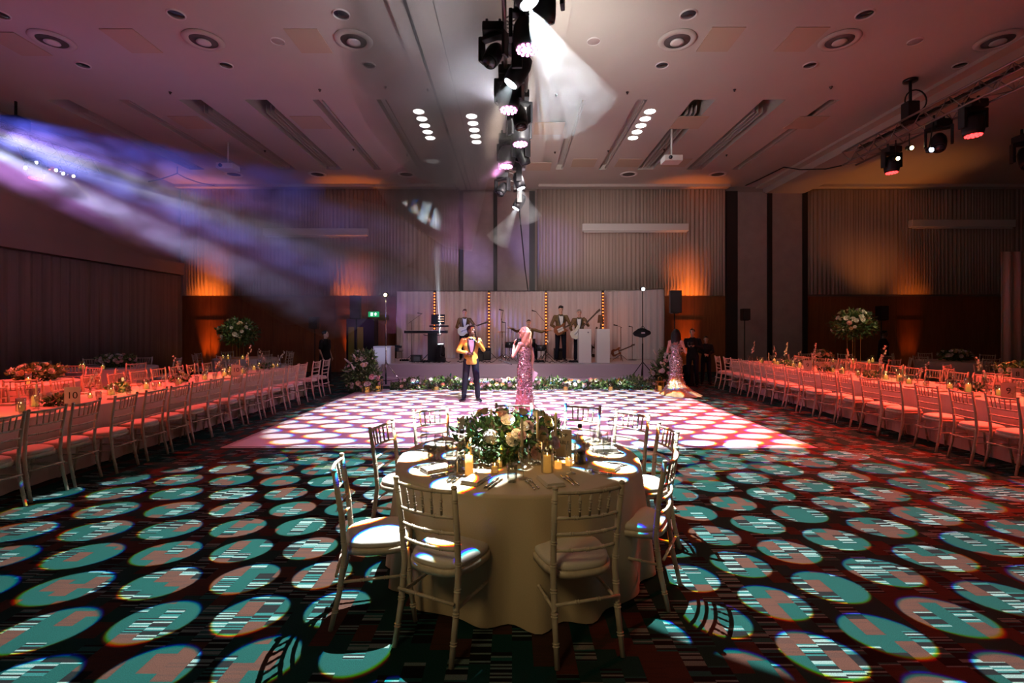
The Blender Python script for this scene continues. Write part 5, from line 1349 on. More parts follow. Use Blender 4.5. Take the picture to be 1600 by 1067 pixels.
for a in range(5):
    for b in range(3): mb.box((.02 + .042 * a, .022 + .004 * b, .12 + .08 * b), (.018, .01, .018))
mb.build('lit_buttons', mat('lit_button', (1, .6, .4), .5, em=(1, .5, .3), es=3), t)
def mic_stand(p, h, lab, boom=None, base='tripod', mic=True):
    t = thing('microphone_stand', lab, 'microphone stand', p)
    mb = MB(); mb.tube([(0, 0, .02), (0, 0, h)], .010, 8)
    if base == 'tripod':
        for a in (.5, 2.6, 4.7): mb.tube([(0, 0, .22), (.30 * math.cos(a), .30 * math.sin(a), .012)], .008, 6)
    else: mb.lathe([(.001, 0), (.15, 0), (.15, .015), (.001, .02)], 24)
    mb.build('stand', BLACKM, t, True); e = V((0, 0, h))
    if boom:
        e = V((boom[0], boom[1], h + boom[2])); mb = MB(); mb.tube([V((0, 0, h)) - (e - V((0, 0, h))) * .3, e], .007, 8); mb.build('boom_arm', BLACKM, t, True)
    if mic:
        mb = MB(); mb.cap(e, e + V((-.10, -.05, .02)), .012, .016); mb.ell(e + V((-.12, -.06, .025)), (.024, .024, .024)); mb.build('microphone', BLACK, t, True)
    return t
mic_stand(onst(643, 16.3), 1.35, 'thin microphone stand left of the keyboards', (.35, 0, .25))
mic_stand(onst(784, 16.0), 1.45, 'boom microphone stand between guitarist and drummer', (.05, 0, .25))
mic_stand(onst(790, 16.6), 1.30, 'microphone stand with a hanging guitar beside the drum kit', None)
mic_stand(onst(852, 16.4), 1.30, 'boom microphone stand left of the tall guitarist', (-.32, 0, .38))
mic_stand(onst(970, 16.4), 1.15, 'bent microphone stand right of the plinths', (-.12, 0, .05))
mic_stand(onst(988, 16.9), 1.15, 'slim round-based microphone stand before the right drape', None, 'round')
# guitars
def guitar(p, rot, lab, body, neck=HAIRBR, s=1.0, bass=False):
    t = thing('electric_guitar', lab, 'guitar', p); t.rotation_euler = rot; t.scale = (s, s, s)
    out = [(-.20, -.13), (-.10, -.17), (.02, -.125), (.10, -.145), (.17, -.16), (.20, -.12), (.15, -.06), (.14, 0), (.16, .06), (.22, .13), (.17, .155), (.08, .13), (0, .115), (-.10, .165), (-.20, .13), (-.25, 0)]
    mb = MB(); mb.prism(out, -.02, .02, Matrix.Rotation(PI / 2, 4, 'X')); mb.build('body', body, t, bevel=.006)
    L_ = .62 if not bass else .78
    mb = MB(); mb.box((.12 + L_ / 2, -.028, 0), (L_, .02, .05)); mb.build('neck', neck, t)
    mb = MB(); mb.prism([(.10 + L_, -.03), (.26 + L_, -.05), (.28 + L_, .02), (.12 + L_, .035)], -.035, -.02, Matrix.Rotation(PI / 2, 4, 'X')); mb.build('headstock', neck, t)
    mb = MB(); mb.box((-.02, -.024, -.01), (.20, .006, .13)); mb.build('pickguard', WHITEP, t)
    mb = MB()
    for k in range(6): mb.tube([(-.12, -.034, -.017 + .007 * k), (.2 + L_, -.045, -.017 + .007 * k)], .0012, 4)
    mb.build('strings', STEEL, t); return t
WOODR = mat('sunburst_body', (.22, .07, .02), .3); PALEG = mat('cream_body', (.72, .66, .52), .3); BLK = mat('black_gloss_body', (.02, .02, .02), .2)
g = guitar(V(GL) + V((.02, -.24, 1.04)), (0, -.35, .05), 'cream electric guitar held by the left guitarist', PALEG)
guitar(V(GR_) + V((-.02, -.27, 1.08)), (0, -.45, .05), 'sunburst guitar with white pickguard held by the tall guitarist', WOODR)
guitar(V(BS) + V((-.10, -.25, .98)), (0, -.80, -.1), 'cream bass guitar held diagonally by the grey-haired player', PALEG, bass=True)
guitar(onst(928, 16.2, .36), (0, -1.45, .1), 'dark guitar resting upright between the two plinths', BLK, s=.9)
guitar(onst(963, 16.2, .32), (.2, -.35, .2), 'brown guitar leaning at the right of the plinths', WOODR, s=.8)
# drum kit
t = thing('drum_kit', 'black drum kit with cymbals in front of the seated drummer', 'drum kit', onst(820, 16.2))
mb = MB(); mb.tube([(0, -.22, .28), (0, .2, .28)], .28, 32); mb.build('bass_drum', BLK, t, True)
mb = MB(); mb.tube([(0, -.235, .28), (0, -.22, .28)], .275, 32); mb.build('drum_head', mat('drum_head', (.3, .28, .27), .5), t, True)
for x, y, z, r, nm in ((-.2, 0, .66, .15, 'rack_tom'), (.2, 0, .66, .16, 'rack_tom'), (.55, .1, .45, .2, 'floor_tom'), (-.5, .15, .55, .17, 'snare_drum')):
    mb = MB(); mb.tube([(x, y, z - .1), (x, y, z + .1)], r, 24); mb.build(nm, BLK, t, True)
    mb = MB(); mb.tube([(x, y, .01), (x, y, z - .08)], .012, 6)
    for a in (0, 2.1, 4.2): mb.tube([(x, y, .2), (x + .2 * math.cos(a), y + .2 * math.sin(a), .01)], .008, 5)
    mb.build('drum_leg', STEEL, t, True)
CYM = mat('bronze_cymbal', (.6, .42, .15), .25, 1)
for x, y, z, r in ((-.75, .1, .98, .20), (.78, .1, 1.02, .24), (-.45, .45, 1.10, .2)):
    mb = MB(); mb.lathe([(.001, .03), (.03, .025), (r, 0), (r, -.003), (.001, .02)], 28, (x, y, z)); mb.build('cymbal', CYM, t, True)
    mb = MB(); mb.tube([(x, y, .01), (x, y, z + .03)], .010, 6)
    for a in (0, 2.1, 4.2): mb.tube([(x, y, .25), (x + .25 * math.cos(a), y + .25 * math.sin(a), .01)], .008, 5)
    mb.build('cymbal_stand', STEEL, t, True)
mb = MB(); 
for s in (-1, 1): mb.tube([(s * .64, -.25, .57), (s * .76, -.45, .60)], .01, 6)
for s, nm in ((-1, 'left'), (1, 'right')):
    mb = MB(); a = V(DR) + V((s * .66, -.22, 1.10)); mb.tube([a, a + V((s * .10, -.28, .08))], [.008, .004], 6); tag(mb.build('drumstick', PALEG, smooth=True), 'wooden drumstick in the drummer\'s hand on the %s of the view' % nm, 'drumstick')
mb = MB(); mb.lathe([(.001, .42), (.17, .42), (.17, .50), (.001, .51)], 24); mb.tube([(0, 0, 0), (0, 0, .42)], .02, 8); tag(mb.build('drum_stool', BLACK, smooth=True, loc=(DR[0], DR[1] + .1, SZ)), 'round black stool under the seated drummer', 'stool')
# amps, boxes and cables on the stage
def amp(p, w_, h, d_, lab, nm='guitar_amplifier'):
    t = thing(nm, lab, 'amplifier', p)
    mb = MB(); mb.box((0, 0, h / 2), (w_, d_, h)); mb.build('cabinet', BLACK, t, bevel=.012)
    mb = MB(); mb.box((0, -d_ / 2 - .004, h * .42), (w_ * .88, .01, h * .66)); mb.build('grille', mat('grille_cloth', (.05, .045, .04), .9), t)
    mb = MB()
    for k in range(5): mb.tube([(-w_ * .3 + w_ * .15 * k, -d_ / 2, h * .87), (-w_ * .3 + w_ * .15 * k, -d_ / 2 - .015, h * .87)], .012, 10)
    mb.build('knobs', STEEL, t); return t
amp(onst(651, 16.2), .34, .22, .3, 'small black amplifier with a blue light below the keyboards')
amp(onst(756, 17.0), .5, .42, .3, 'black amplifier behind the singer\'s elbow')
amp(onst(748, 16.6), .34, .34, .3, 'black monitor wedge beside the singer on the stage')
amp(onst(872, 17.1), .3, .4, .3, 'black amplifier behind the tall guitarist\'s legs')
rnd = random.Random(12)
for i, (a, b, nm) in enumerate(((640, 705, 'below the keyboards'), (715, 770, 'behind the singer'), (835, 905, 'at the guitarists\' feet'))):
    mb = MB(); pts = []
    for k in range(40): pts.append(onst(a + (b - a) * k / 39 + rnd.uniform(-2, 2), 15.9 + .35 * math.sin(k * 1.3) + rnd.uniform(-.1, .1), .012))
    mb.tube(pts, .012, 6); tag(mb.build('stage_cable', BLACK, smooth=True), 'tangled black cable on the stage floor ' + nm, 'cable')
for i, (px, d, nm) in enumerate(((632, 16.4, 'leftmost, under the keyboards'), (664, 15.9, 'beside the left column light'), (843, 15.9, 'left of the tall guitarist'), (896, 15.8, 'by the bass player'))):
    mb = MB(); mb.box((0, 0, .03), (.30, .14, .06)); 
    for k in range(3): mb.tube([(-.09 + .09 * k, -.02, .06), (-.09 + .09 * k, -.02, .075)], .018, 10)
    tag(mb.build('effects_pedal', BLACK, loc=onst(px, d)), 'black effects pedal on the stage floor, ' + nm, 'pedal')
# ---- fixtures
def moving_head(name, lab, p, tgt, s=1.0, kind='beam', lens=LENSW, hang=True):
    """base box, U yoke, round-shouldered head and lens; the head points at tgt"""
    t = thing(name, lab, 'stage light', p); d = (V(tgt) - V(p)).normalized(); q = d.to_track_quat('-Z', 'Y').to_matrix(); u = 1 if hang else -1
    mb = MB(); mb.box((0, 0, u * .34 * s), (.30 * s, .26 * s, .13 * s)); mb.build('base', BLACK, t, bevel=.02 * s)
    yaw = Matrix.Rotation(math.atan2(d.x, -d.y) if abs(d.x) + abs(d.y) > .05 else 0, 3, 'Z')
    mb = MB()
    for sx in (-1, 1): mb.add(*arm_box(sx, s, u, yaw))
    mb.box(V((0, 0, u * .25 * s)), (.38 * s, .12 * s, .05 * s), yaw); mb.build('yoke', BLACK, t, bevel=.012 * s)
    r = .15 * s if kind == 'wash' else .115 * s; L_ = .18 * s
    prof = [(.001, .20 * s), (r * .7, .19 * s), (r, .10 * s), (r * 1.05, 0), (r * 1.0, -L_ * .6), (r * .88, -L_), (r * .8, -L_ + .01)]
    mb = MB(); mb.lathe(prof, 24); mb.v = [tuple(q @ V(v)) for v in mb.v]; mb.build('head', BLACK, t, True)
    if kind == 'wash':
        mb = MB()
        for rr, n in ((0, 1), (.32, 6), (.66, 11)):
            for k in range(n):
                a = 2 * PI * k / max(n, 1); c = V((r * rr * math.cos(a), r * rr * math.sin(a), -L_)); mb.tube([c, c + V((0, 0, -.012 * s))], .021 * s, 8)
        mb.v = [tuple(q @ V(v)) for v in mb.v]; mb.build('led_cluster', lens, t)
        mb = MB(); mb.tube([(0, 0, -L_ + .02), (0, 0, -L_ + .004)], r * .86, 24); mb.v = [tuple(q @ V(v)) for v in mb.v]; mb.build('lens_plate', LENSD, t)
    else:
        mb = MB(); mb.tube([(0, 0, -L_ + .02), (0, 0, -L_ - .006)], r * .72, 24); mb.v = [tuple(q @ V(v)) for v in mb.v]; mb.build('lens', lens, t, True)
    mb = MB()
    for sx in (-1, 1): mb.tube([(sx * .09 * s, 0, u * .40 * s), (sx * .09 * s, 0, u * .50 * s)], .02 * s, 8)
    if hang: mb.build('clamp', BLACKM, t, True)
    return t
def arm_box(sx, s, u, yaw):
    m = MB(); m.box(yaw @ V((sx * .185 * s, 0, u * .11 * s)), (.045 * s, .13 * s, .34 * s), yaw); return m.v, m.f
def truss(x, y0, y1, z, lab, w_=.30, h=.30, TRUSSM=TRUSSM):
    t = thing('lighting_truss', lab, 'truss', (x, 0, z))
    for sx in (-1, 1):
        for sz in (0, 1):
            mb = MB(); mb.tube([(sx * w_ / 2, y0, sz * h), (sx * w_ / 2, y1, sz * h)], .024, 8); mb.build('chord', TRUSSM, t, True)
    mb = MB(); n = int((y1 - y0) / .30)
    for k in range(n):
        a = y0 + (y1 - y0) * k / n; b = y0 + (y1 - y0) * (k + 1) / n; f = k % 2
        for sx in (-1, 1): mb.tube([(sx * w_ / 2, a, f * h), (sx * w_ / 2, b, (1 - f) * h)], .010, 6)
        for sz in (0, 1): mb.tube([((-1 if f else 1) * w_ / 2, a, sz * h), ((1 if f else -1) * w_ / 2, b, sz * h)], .010, 6)
    mb.build('lattice', TRUSSM, t, True)
    mb = MB()
    for k in range(4): mb.tube([(w_ / 2 - .03 * k, y0, h + .03 + .012 * (k % 2)), (w_ / 2 - .03 * k, (y0 + y1) / 2, h + .03), (w_ / 2 - .03 * k, y1 - .2, h + .03 + .012 * (k % 2))], .011, 6)
    mb.build('cable_run', BLACK, t, True); return t
truss(.06, 1.0, 12.3, 5.30, 'long aluminium lighting truss over the centre of the hall')
for y in (3.2, 7.9, 11.9):
    t = thing('chain_hoist', 'black chain hoist holding the centre truss, ' + {3.2: 'nearest the camera', 7.9: 'in the middle', 11.9: 'at the far end'}[y], 'hoist', (.06, y, 5.66))
    mb = MB(); mb.box((0, 0, .25), (.16, .14, .34)); mb.build('motor', BLACK, t, bevel=.02)
    mb = MB(); mb.tube([(0, 0, .4), (0, 0, ZC - .12 - 5.66)], .012, 6); mb.tube([(0, 0, -.02), (0, 0, .1)], .014, 6); mb.build('chain', STEEL, t, True)
MHS = [('moving_head_light', 'large beam moving head at the top of view, throwing white light down right', (.09, 4.60, 5.0), (1.10, 4.62, 2.75), 1.05, 'beam', LENSW),
       ('moving_head_light', 'large moving head beside the topmost beam light on the centre truss', (.34, 5.05, 5.12), (.45, 5.6, 3.4), 1.0, 'beam', LENSD),
       ('wash_light_head', 'first lit pink LED wash head from the camera on the centre truss', (.16, 5.35, 4.98), (.16, 5.2, 3), .95, 'wash', LEDP),
       ('moving_head_light', 'dark slim moving head hanging left of the centre truss', (-.22, 5.7, 4.95), (-.8, 4.6, 3.2), .85, 'beam', LENSD),
       ('moving_head_light', 'beam moving head throwing white light down left, centre truss', (.08, 6.0, 4.92), (-1.25, 6.15, 2.9), 1.0, 'beam', LENSW),
       ('wash_light_head', 'second lit pink LED wash head from the camera on the centre truss', (-.04, 6.75, 4.95), (-.1, 6.6, 3), 1.0, 'wash', LEDP),
       ('moving_head_light', 'moving head behind the second pink wash head', (.12, 7.4, 4.95), (.4, 6.9, 3), .95, 'beam', LENSD),
       ('wash_light_head', 'third lit pink LED wash head from the camera on the centre truss', (.13, 8.0, 4.95), (.2, 7.9, 3), 1.0, 'wash', LEDP),
       ('wash_light_head', 'fourth lit pink LED wash head from the camera on the centre truss', (-.10, 9.1, 4.95), (-.2, 9.0, 3), 1.0, 'wash', LEDP),
       ('moving_head_light', 'moving head right of the fourth pink wash head', (.20, 9.0, 4.92), (.9, 9.4, 3.4), .9, 'beam', LENSD),
       ('moving_head_light', 'moving head near the far end of the centre truss, beam to the right', (.15, 10.6, 4.95), (.45, 10.6, 4.0), .95, 'beam', LENSW),
       ('moving_head_light', 'pinkish moving head at the far left end of the centre truss', (-.22, 11.0, 4.88), (-.6, 10.4, 4.0), .9, 'beam', LENSD),
       ('moving_head_light', 'last low-hanging beam head at the far end of the centre truss', (.18, 11.9, 4.82), (-.42, 11.9, 3.75), 1.0, 'beam', LENSW)]
for nm, lb, p, tg, s, kd, ln in MHS: moving_head(nm, lb, p, tg, s, kd, ln)
mb = MB(); mb.tube([(.18, 12.1, 5.3), (.2, 12.4, 4.6), (.42, 15.5, 3.6), (.62, 18.6, 3.1)], .018, 6); tag(mb.build('hanging_cable', BLACK, smooth=True), 'black cable sloping from the centre truss down behind the stage drape', 'cable')
# right truss
CAMP = V((0, 0, CAMZ))
def far(p, k=1.246): return CAMP + (V(p) - CAMP) * k
truss(8.85, 5.6, 12.7, 6.0, 'aluminium lighting truss over the right-hand tables', .36, .34)
RH = [('wash_light_head', 'red LED wash head at the far end of the right truss', (7.1, 9.05, 4.78), (0, 0), .85, 'wash', LEDR),
      ('moving_head_light', 'black moving head between the two red heads of the right truss', (7.1, 8.05, 4.82), (-.9, -1), .95, 'beam', LENSD),
      ('wash_light_head', 'red LED wash head nearer the camera on the right truss', (7.1, 7.45, 4.86), (0, 0), .95, 'wash', LEDR)]
for nm, lb, p, (dx, dy), s, kd, ln in RH: q = far(p); moving_head(nm, lb, q, (q.x + dx, q.y + dy - .05, q.z - 1.8), s * 1.18, kd, ln)
moving_head('moving_head_light', 'dark moving head at the right edge, hung from the ceiling', (11.6, 10.9, 5.55), (11.2, 10, 3.5), 1.3, 'beam', LENSD)
mb = MB(); mb.tube([(11.6, 10.9, 6.1), (11.6, 10.9, ZC)], .025, 8); tag(mb.build('hanging_pole', BLACKM), 'black pole carrying the moving head at the right edge', 'pole')
for x, y, z, nm in ((6.98, 8.45, 4.88, 'nearer'), (6.98, 8.75, 4.80, 'farther')):
    q = far((x, y, z)); t = thing('pin_spot', 'small warm pin spot on the right truss, %s of two' % nm, 'stage light', q)
    mb = MB(); mb.tube([(0, .12, .04), (0, 0, 0)], [.05, .06], 14); mb.tube([(0, .06, .04), (0, .06, 6.02 - q.z)], .01, 6); mb.build('can', BLACK, t, True)
    mb = MB(); mb.tube([(0, 0, 0), (0, -.006, -.002)], .042, 14); mb.build('lens', LENSY, t)
q = at(1455, 234, 9.9); t = thing('small_spot', 'tiny blue-white lit spot lamp by the black moving head of the right truss', 'stage light', q)
mb = MB(); mb.tube([(0, .08, .02), (0, 0, 0)], [.06, .065], 14); mb.tube([(0, .06, .03), (8.69 - q.x, .06, 6.02 - q.z)], .012, 6); mb.build('can', BLACK, t, True); mb = MB(); mb.tube([(0, -.002, 0), (0, -.01, 0)], .05, 14); mb.build('lens', mat('blue_white_lens', (1, 1, 1), .3, em=(.45, .65, 1), es=10), t)
t = thing('chain_hoist', 'black hoist with looped cable above the right truss', 'hoist', (8.85, 10.75, 6.36))
mb = MB(); mb.box((0, 0, .16), (.26, .22, .44)); mb.build('motor', BLACK, t, bevel=.02)
mb = MB(); mb.tube([(0, 0, .35), (0, 0, ZC - 6.36)], .03, 8); mb.lathe([(.001, 0), (.14, 0), (.14, .04), (.001, .05)], 16, (0, 0, ZC - 6.36 - .05)); mb.build('chain', BLACKM, t, True)
mb = MB(); mb.tube([(.12 + .24 * math.cos(a / 20 * 2 * PI), 0, .42 + .24 * math.sin(a / 20 * 2 * PI)) for a in range(21)], .016, 6, caps=False); mb.build('looped_cable', BLACK, t, True)
cp = [(8.85, 12.7, 6.1)] + [tuple(at(x, y, d)) for x, y, d in ((1318, 258, 13.4), (1290, 264, 14.2), (1250, 265, 15.5), (1225, 261, 16.6), (1205, 271, 17.2), (1185, 281, 17.9), (1165, 290, 18.7))]
mb = MB(); mb.tube(cp, .02, 6); tag(mb.build('hanging_cable', BLACK, smooth=True), 'black cable swagging from the right truss to the back wall', 'cable')
# left truss
truss(-12.1, 4.3, 14.0, 6.2, 'lighting truss over the left tables, half lost in blue haze', .36, .34, BLACKM)
for k, (px, py) in enumerate(((40, 262), (57, 254), (71, 263), (88, 266), (99, 271), (115, 275))):
    d = 12.0 * F / (800 - px); p = at(px, py, d); t = thing('pin_spot', 'tiny white pin spot on the hazy left truss, %s from the left' % ORD[k], 'stage light', p)
    mb = MB(); mb.tube([(0, .1, .03), (0, 0, 0)], [.045, .05], 12); mb.tube([(0, .06, .03), (.07 if k % 2 else -.26, .06, 6.22 - p.z)], .012, 6); mb.build('can', BLACK, t, True)
    mb = MB(); mb.tube([(0, -.001, 0), (0, -.008, 0)], .042, 12); mb.build('lens', LENSW if k < 5 else LENSY, t)
p = at(60, 272, 12.3); moving_head('wash_light_head', 'red LED wash head glowing on the hazy left truss', (-12.1, p.y, 5.72), (-12.1, p.y - .1, 4), 1.1, 'wash', LEDR)
t = thing('chain_hoist', 'dark hoist box on a chain above the left truss', 'hoist', (-12.1, 11.8, 6.56))
mb = MB(); mb.box((0, 0, .15), (.42, .36, .30)); mb.build('motor', BLACK, t, bevel=.04)
mb = MB(); mb.tube([(0, 0, .25), (0, 0, ZC - 6.56)], .03, 6); mb.build('chain', BLACKM, t, True)
cp = [tuple(at(x, y, d)) for x, y, d in ((232, 284, 17.0), (250, 280, 16.8), (277, 271, 16.6), (290, 278, 17.0), (310, 285, 17.6), (335, 290, 18.6))]
mb = MB(); mb.tube(cp, .02, 6); tag(mb.build('hanging_cable', BLACK, smooth=True), 'black cable in the back left ceiling corner', 'cable')
mb = MB(); p = at(277, 271, 16.6); mb.tube([p, (p.x, p.y, ZC)], .02, 6); tag(mb.build('ceiling_cable_drop', BLACK), 'short black hanger holding the back left corner cable', 'cable')
# beam light on the stage pointing up
p = onst(689, 16.0); moving_head('floor_moving_head', 'black moving head standing on the stage with a bright upward beam', (p.x, p.y, p.z + .41), (p.x - .19, p.y + .05, p.z + 4), 1.0, 'beam', LENSW, hang=False)
# light stands and speakers
def speaker_box(p, w_, h, lab, stand=None, rz=0):
    t = thing('loudspeaker', lab, 'speaker', p, rz)
    mb = MB(); mb.prism([(-w_ / 2, -.16), (w_ / 2, -.16), (w_ * .34, .16), (-w_ * .34, .16)], 0, h); mb.build('cabinet', BLACK, t, bevel=.012)
    mb = MB(); mb.box((0, -.165, h / 2), (w_ * .9, .012, h * .92)); mb.build('grille', mat('speaker_grille', (.022, .022, .024), .7), t)
def speaker_pole(x, y, z0, z1, lab):
    t = thing('speaker_stand', lab, 'stand', (x, y, z0))
    mb = MB(); mb.tube([(0, 0, .05), (0, 0, z1 - z0)], .018, 8); mb.build('pole', BLACKM, t, True)
    for a in (.5, 2.6, 4.7): mb = MB(); mb.tube([(0, 0, .5), (.42 * math.cos(a), .42 * math.sin(a), .015)], .012, 6); mb.build('leg', BLACKM, t, True)
    mb = MB(); mb.box((0, 0, z1 - z0 - .01), (.2, .2, .02)); mb.build('top_plate', BLACKM, t)
for px, py0, py1, d, w_, lab in ((1054, 454, 489, 15.4, .36, 'tall black loudspeaker on a pole right of the stage'), (1163.5, 482.5, 500, 17.4, .27, 'small black loudspeaker on a stand before the right pale panels'),
                               (557, 462, 498, 15.6, .34, 'tall black loudspeaker left of the stage above the dark booth'), (492, 495, 513, 16.0, .28, 'black loudspeaker on a stand in front of the left wood panels'), (1377, 478, 500, 17.2, .3, 'barely visible loudspeaker at the dark right wall')):
    a, b = at(px, py0, d), at(px, py1, d); speaker_box((a.x, d, b.z), w_, a.z - b.z, lab); speaker_pole(a.x, d, 0, b.z, 'black stand under the ' + lab.split(' on a')[0].replace('loudspeaker', 'speaker') + (', left wall' if px == 492 else ''))
def light_stand(px, pyt, d, lab, lens, m, z0=0):
    p = at(px, pyt, d); t = thing('lighting_stand', lab, 'stand', (p.x, d, z0)); h = p.z - z0
    mb = MB(); mb.tube([(0, 0, .1), (0, 0, h * .45)], .022, 8); mb.tube([(0, 0, h * .42), (0, 0, h)], .014, 8); mb.build('mast', m, t, True)
    for a in (-.3, 2.3, 4.4): mb = MB(); mb.tube([(0, 0, .75), (.62 * math.cos(a), .5 * math.sin(a), .015)], .013, 6); mb.tube([(0, 0, .2), (.42 * math.cos(a), .34 * math.sin(a), .25)], .008, 6); mb.build('leg', m, t, True)
    mb = MB(); mb.tube([(0, .08, .02), (0, -.06, 0)], .065, 16); mb.v = [(a, b, c + h) for a, b, c in mb.v]; mb.build('lamp_head', BLACK, t, True)
    mb = MB(); mb.tube([(0, -.062, h), (0, -.07, h)], .045, 14); mb.build('lens', lens, t); return t
light_stand(603, 461, 13.95, 'tall grey tripod lighting stand at the left front of the stage', LENSY, STEEL)
t = light_stand(1004, 452, 13.95, 'tall black tripod lighting stand at the right front of the stage', LENSW, BLACKM)
t = thing('equipment_bag', 'black bag strapped round the right tripod stand', 'bag', at(1003, 520, 13.8))
mb = MB(); mb.ell((0, 0, 0), (.20, .12, .14), 16, 10); mb.ell((-.12, 0, -.02), (.14, .1, .09)); mb.ell((.14, 0, 0), (.12, .1, .08)); remeshed(mb, .02, 'bag_body', BLACKC, t)
mb = MB(); mb.tube([(-.12, -.02, .06), (0, -.1, .2), (.12, -.02, .06)], .012, 6); mb.build('strap', BLACK, t, True); mb = MB(); mb.box((0, -.13, .0), (.10, .01, .03)); mb.build('tag', WHITEP, t)
# dark booth, cabinets left and right of the stage
for x0, x1, pyt, d, m, lab, nm in ((541, 585, 498, 16.6, BLACK, 'tall black cabinet below the left stage speaker', 'black_cabinet'), (583, 611, 541, 15.3, STAGEW, 'white panelled box at the left end of the stage', 'white_box'),):
    a, b = at(x0, pyt, d), at(x1, pyt, d); t = thing(nm, lab, 'cabinet', ((a.x + b.x) / 2, d + .25, 0)); mb = MB(); mb.box((0, 0, a.z / 2), (b.x - a.x, .5, a.z)); mb.build('carcass', m, t, bevel=.01)
    if m is BLACK:
        mb = MB(); 
        for k in (-.32, .0): mb.box((k * (b.x - a.x), -.255, a.z * .55), (.2, .012, a.z * .62))
        mb.build('olive_panel', mat('olive_cloth', (.20, .17, .03), .8), t)
    else:
        mb = MB(); mb.box((0, -.255, a.z / 2), (b.x - a.x - .08, .01, a.z - .1)); mb.build('front_panel', WHITEP, t)
a = at(622, 560, 16.6); t = thing('equipment_rack', 'low equipment table piled with black gear left of the keyboards', 'table', (a.x, 16.3, SZ))
mb = MB(); mb.box((0, 0, .34), (.42, .3, .02)); mb.build('shelf', BLACKM, t)
for sx in (-1, 1): mb = MB(); mb.tube([(sx * .19, 0, 0), (sx * .19, 0, .34)], .012, 6); mb.build('leg', STEEL, t)
mb = MB(); mb.box((-.05, 0, .41), (.26, .24, .12)); mb.box((.08, 0, .50), (.2, .2, .07), Matrix.Rotation(.2, 3, 'Y')); tag(mb.build('mixer_box', BLACK, loc=(a.x, 16.3, SZ)), 'black mixer box on the low equipment table', 'mixer')
for px, d, z, w_, h, lab in ((1020, 15.0, 0, .5, .95, 'black flight case behind the right flower bush, taller one'), (1034, 14.6, 0, .6, .62, 'black flight case behind the right flower bush, lower one')):
    a = at(px, 560, d); t = thing('flight_case', lab, 'case', ((4.98, 15.25) if px == 1020 else (5.1, 14.6)) + (z,)); mb = MB(); mb.box((0, 0, h / 2), (w_, .5, h)); mb.build('body', BLACK, t)
    mb = MB()
    for sx in (-1, 1): mb.box((sx * w_ / 2, -.25, h / 2), (.02, .02, h))
    mb.box((0, -.25, h), (w_, .02, .02)); mb.build('metal_edge', STEEL, t)
# uplighters at the wall
for x, nm in ((-12.1, 'at the far left corner'), (-6.1, 'left of the stage'), (6.9, 'right of the stage'), (15.5, 'at the far right')):
    t = thing('uplighter', 'small black amber LED uplighter on the floor %s' % nm, 'stage light', (x, 18.45, 0))
    mb = MB(); mb.tube([(0, 0, .02), (0, 0, .10)], .09, 16); mb.build('can', BLACK, t, True); mb = MB(); mb.tube([(0, 0, .099), (0, 0, .104)], .07, 16); mb.build('lens', mat('amber_lens', (1, .4, .1), .3, em=(1, .36, .06), es=12), t)
# ================================================================== haze lit by the beams
def haze_mat(name, dens, scale, col=(1, 1, 1), lo=.40, hi=.65, aniso=.25, stretch=(1, 1, 1)):
    m = bpy.data.materials.new(name); m.use_nodes = True; N = m.node_tree.nodes; L = m.node_tree.links; N.clear()
    out = N.new('ShaderNodeOutputMaterial'); vs = N.new('ShaderNodeVolumeScatter'); vs.inputs['Color'].default_value = (*col, 1); vs.inputs['Anisotropy'].default_value = aniso
    if scale:
        tc = N.new('ShaderNodeTexCoord'); mp = N.new('ShaderNodeMapping'); mp.inputs['Scale'].default_value = stretch; n = N.new('ShaderNodeTexNoise'); n.inputs['Scale'].default_value = scale; n.inputs['Detail'].default_value = 2
        L.new(tc.outputs['Object'], mp.inputs[0]); L.new(mp.outputs[0], n.inputs['Vector']); r = N.new('ShaderNodeMapRange'); L.new(n.outputs[0], r.inputs[0])
        r.inputs[1].default_value = lo; r.inputs[2].default_value = hi; r.inputs[3].default_value = dens * .12; r.inputs[4].default_value = dens; L.new(r.outputs[0], vs.inputs['Density'])
    else: vs.inputs['Density'].default_value = dens
    L.new(vs.outputs[0], out.inputs['Volume']); return m
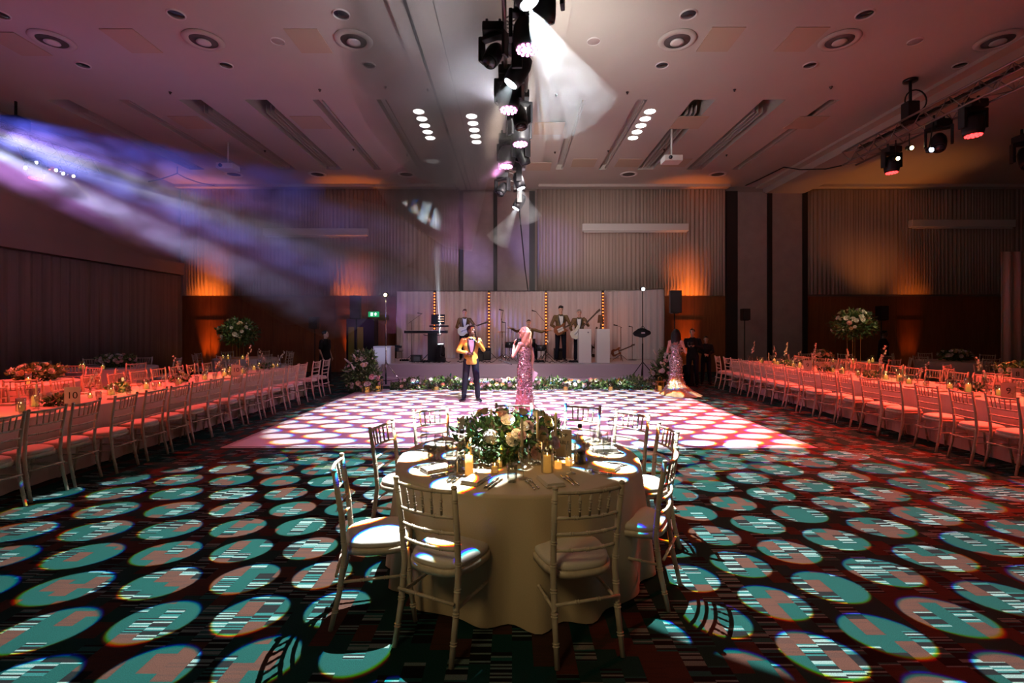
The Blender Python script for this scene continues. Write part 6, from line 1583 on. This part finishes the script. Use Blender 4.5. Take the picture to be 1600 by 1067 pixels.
HZ = haze_mat('thin_haze', 1.7, 4.0, lo=.35, hi=.7); HZL = haze_mat('drifting_haze', .26, 1.3, lo=.38, hi=.62, stretch=(1, 1, 1.6)); HZP = haze_mat('haze_plume', .55, 1.4)
def haze_cone(a, b, cone, m, lab, start=.28, ext=1.0, wid=1.25):
    a = V(a); b = V(b); d = (b - a).normalized(); ln = (b - a).length * ext; th = math.tan(math.radians(cone / 2)) * wid
    q = d.to_track_quat('Z', 'Y').to_matrix(); mb = MB(); prof = [(.001, start), (start * th + .03, start), (ln * .5 * th + .03, ln * .5), (ln * th + .03, ln * .93), (ln * th * .6, ln), (.001, ln)]
    mb.lathe(prof, 20); mb.v = [tuple(q @ V(v)) for v in mb.v]
    return tag(mb.build('haze_beam', m, smooth=True, loc=a), lab, 'haze', kind='stuff')
HL = ['haze lit by the white beam pointing down left from the centre truss', 'haze lit by the lowest white beam before the pale back panels', 'haze lit by the short beam at the far end of the centre truss']
for (a, b, p, cn, col), lb in zip(BEAMS, HL): haze_cone(a, b, cn, HZ, lb, .02, .95, 1.0)
haze_cone((.17, 4.61, 4.78), (.72, 4.62, 3.55), 35, haze_mat('beam_haze', .06, 5.0, lo=.35, hi=.7), 'haze lit by the white beam pointing down right from the top of the centre truss', .02, .9, 1.0)
haze_cone((-2.36, 15.95, 1.35), (-2.50, 16.0, 4.4), 4.5, haze_mat('streak_haze', .6, 0), 'narrow upward white haze beam from the moving head on the stage', .02, 1.0, 1.0)
def haze_blob(c, r, m, lab, rot=None):
    mb = MB(); mb.ell((0, 0, 0), r, 24, 14, rot); return tag(mb.build('haze_cloud', m, smooth=True, loc=c), lab, 'haze', kind='stuff')
HLL = ['faint deep blue haze beam highest on the left under the ceiling', 'broad magenta haze beam low over the left tables', 'uppermost blue haze beam crossing the left of the hall', 'second blue haze beam across the left wall', 'lowest blue haze beam fanning toward the left tables', 'pale haze beam in the middle of the left fan']
fan = LEFT_BEAMS[0][0]
for (a, b, p, cn, col), lb in zip(LEFT_BEAMS, HLL): haze_cone(a, b, cn, HZL, lb, .05, 1.12, 1.0)
haze_blob((-1.05, 8.0, 5.55), (1.45, 3.2, 1.25), HZP, 'pale smoke drifting left of the centre truss')
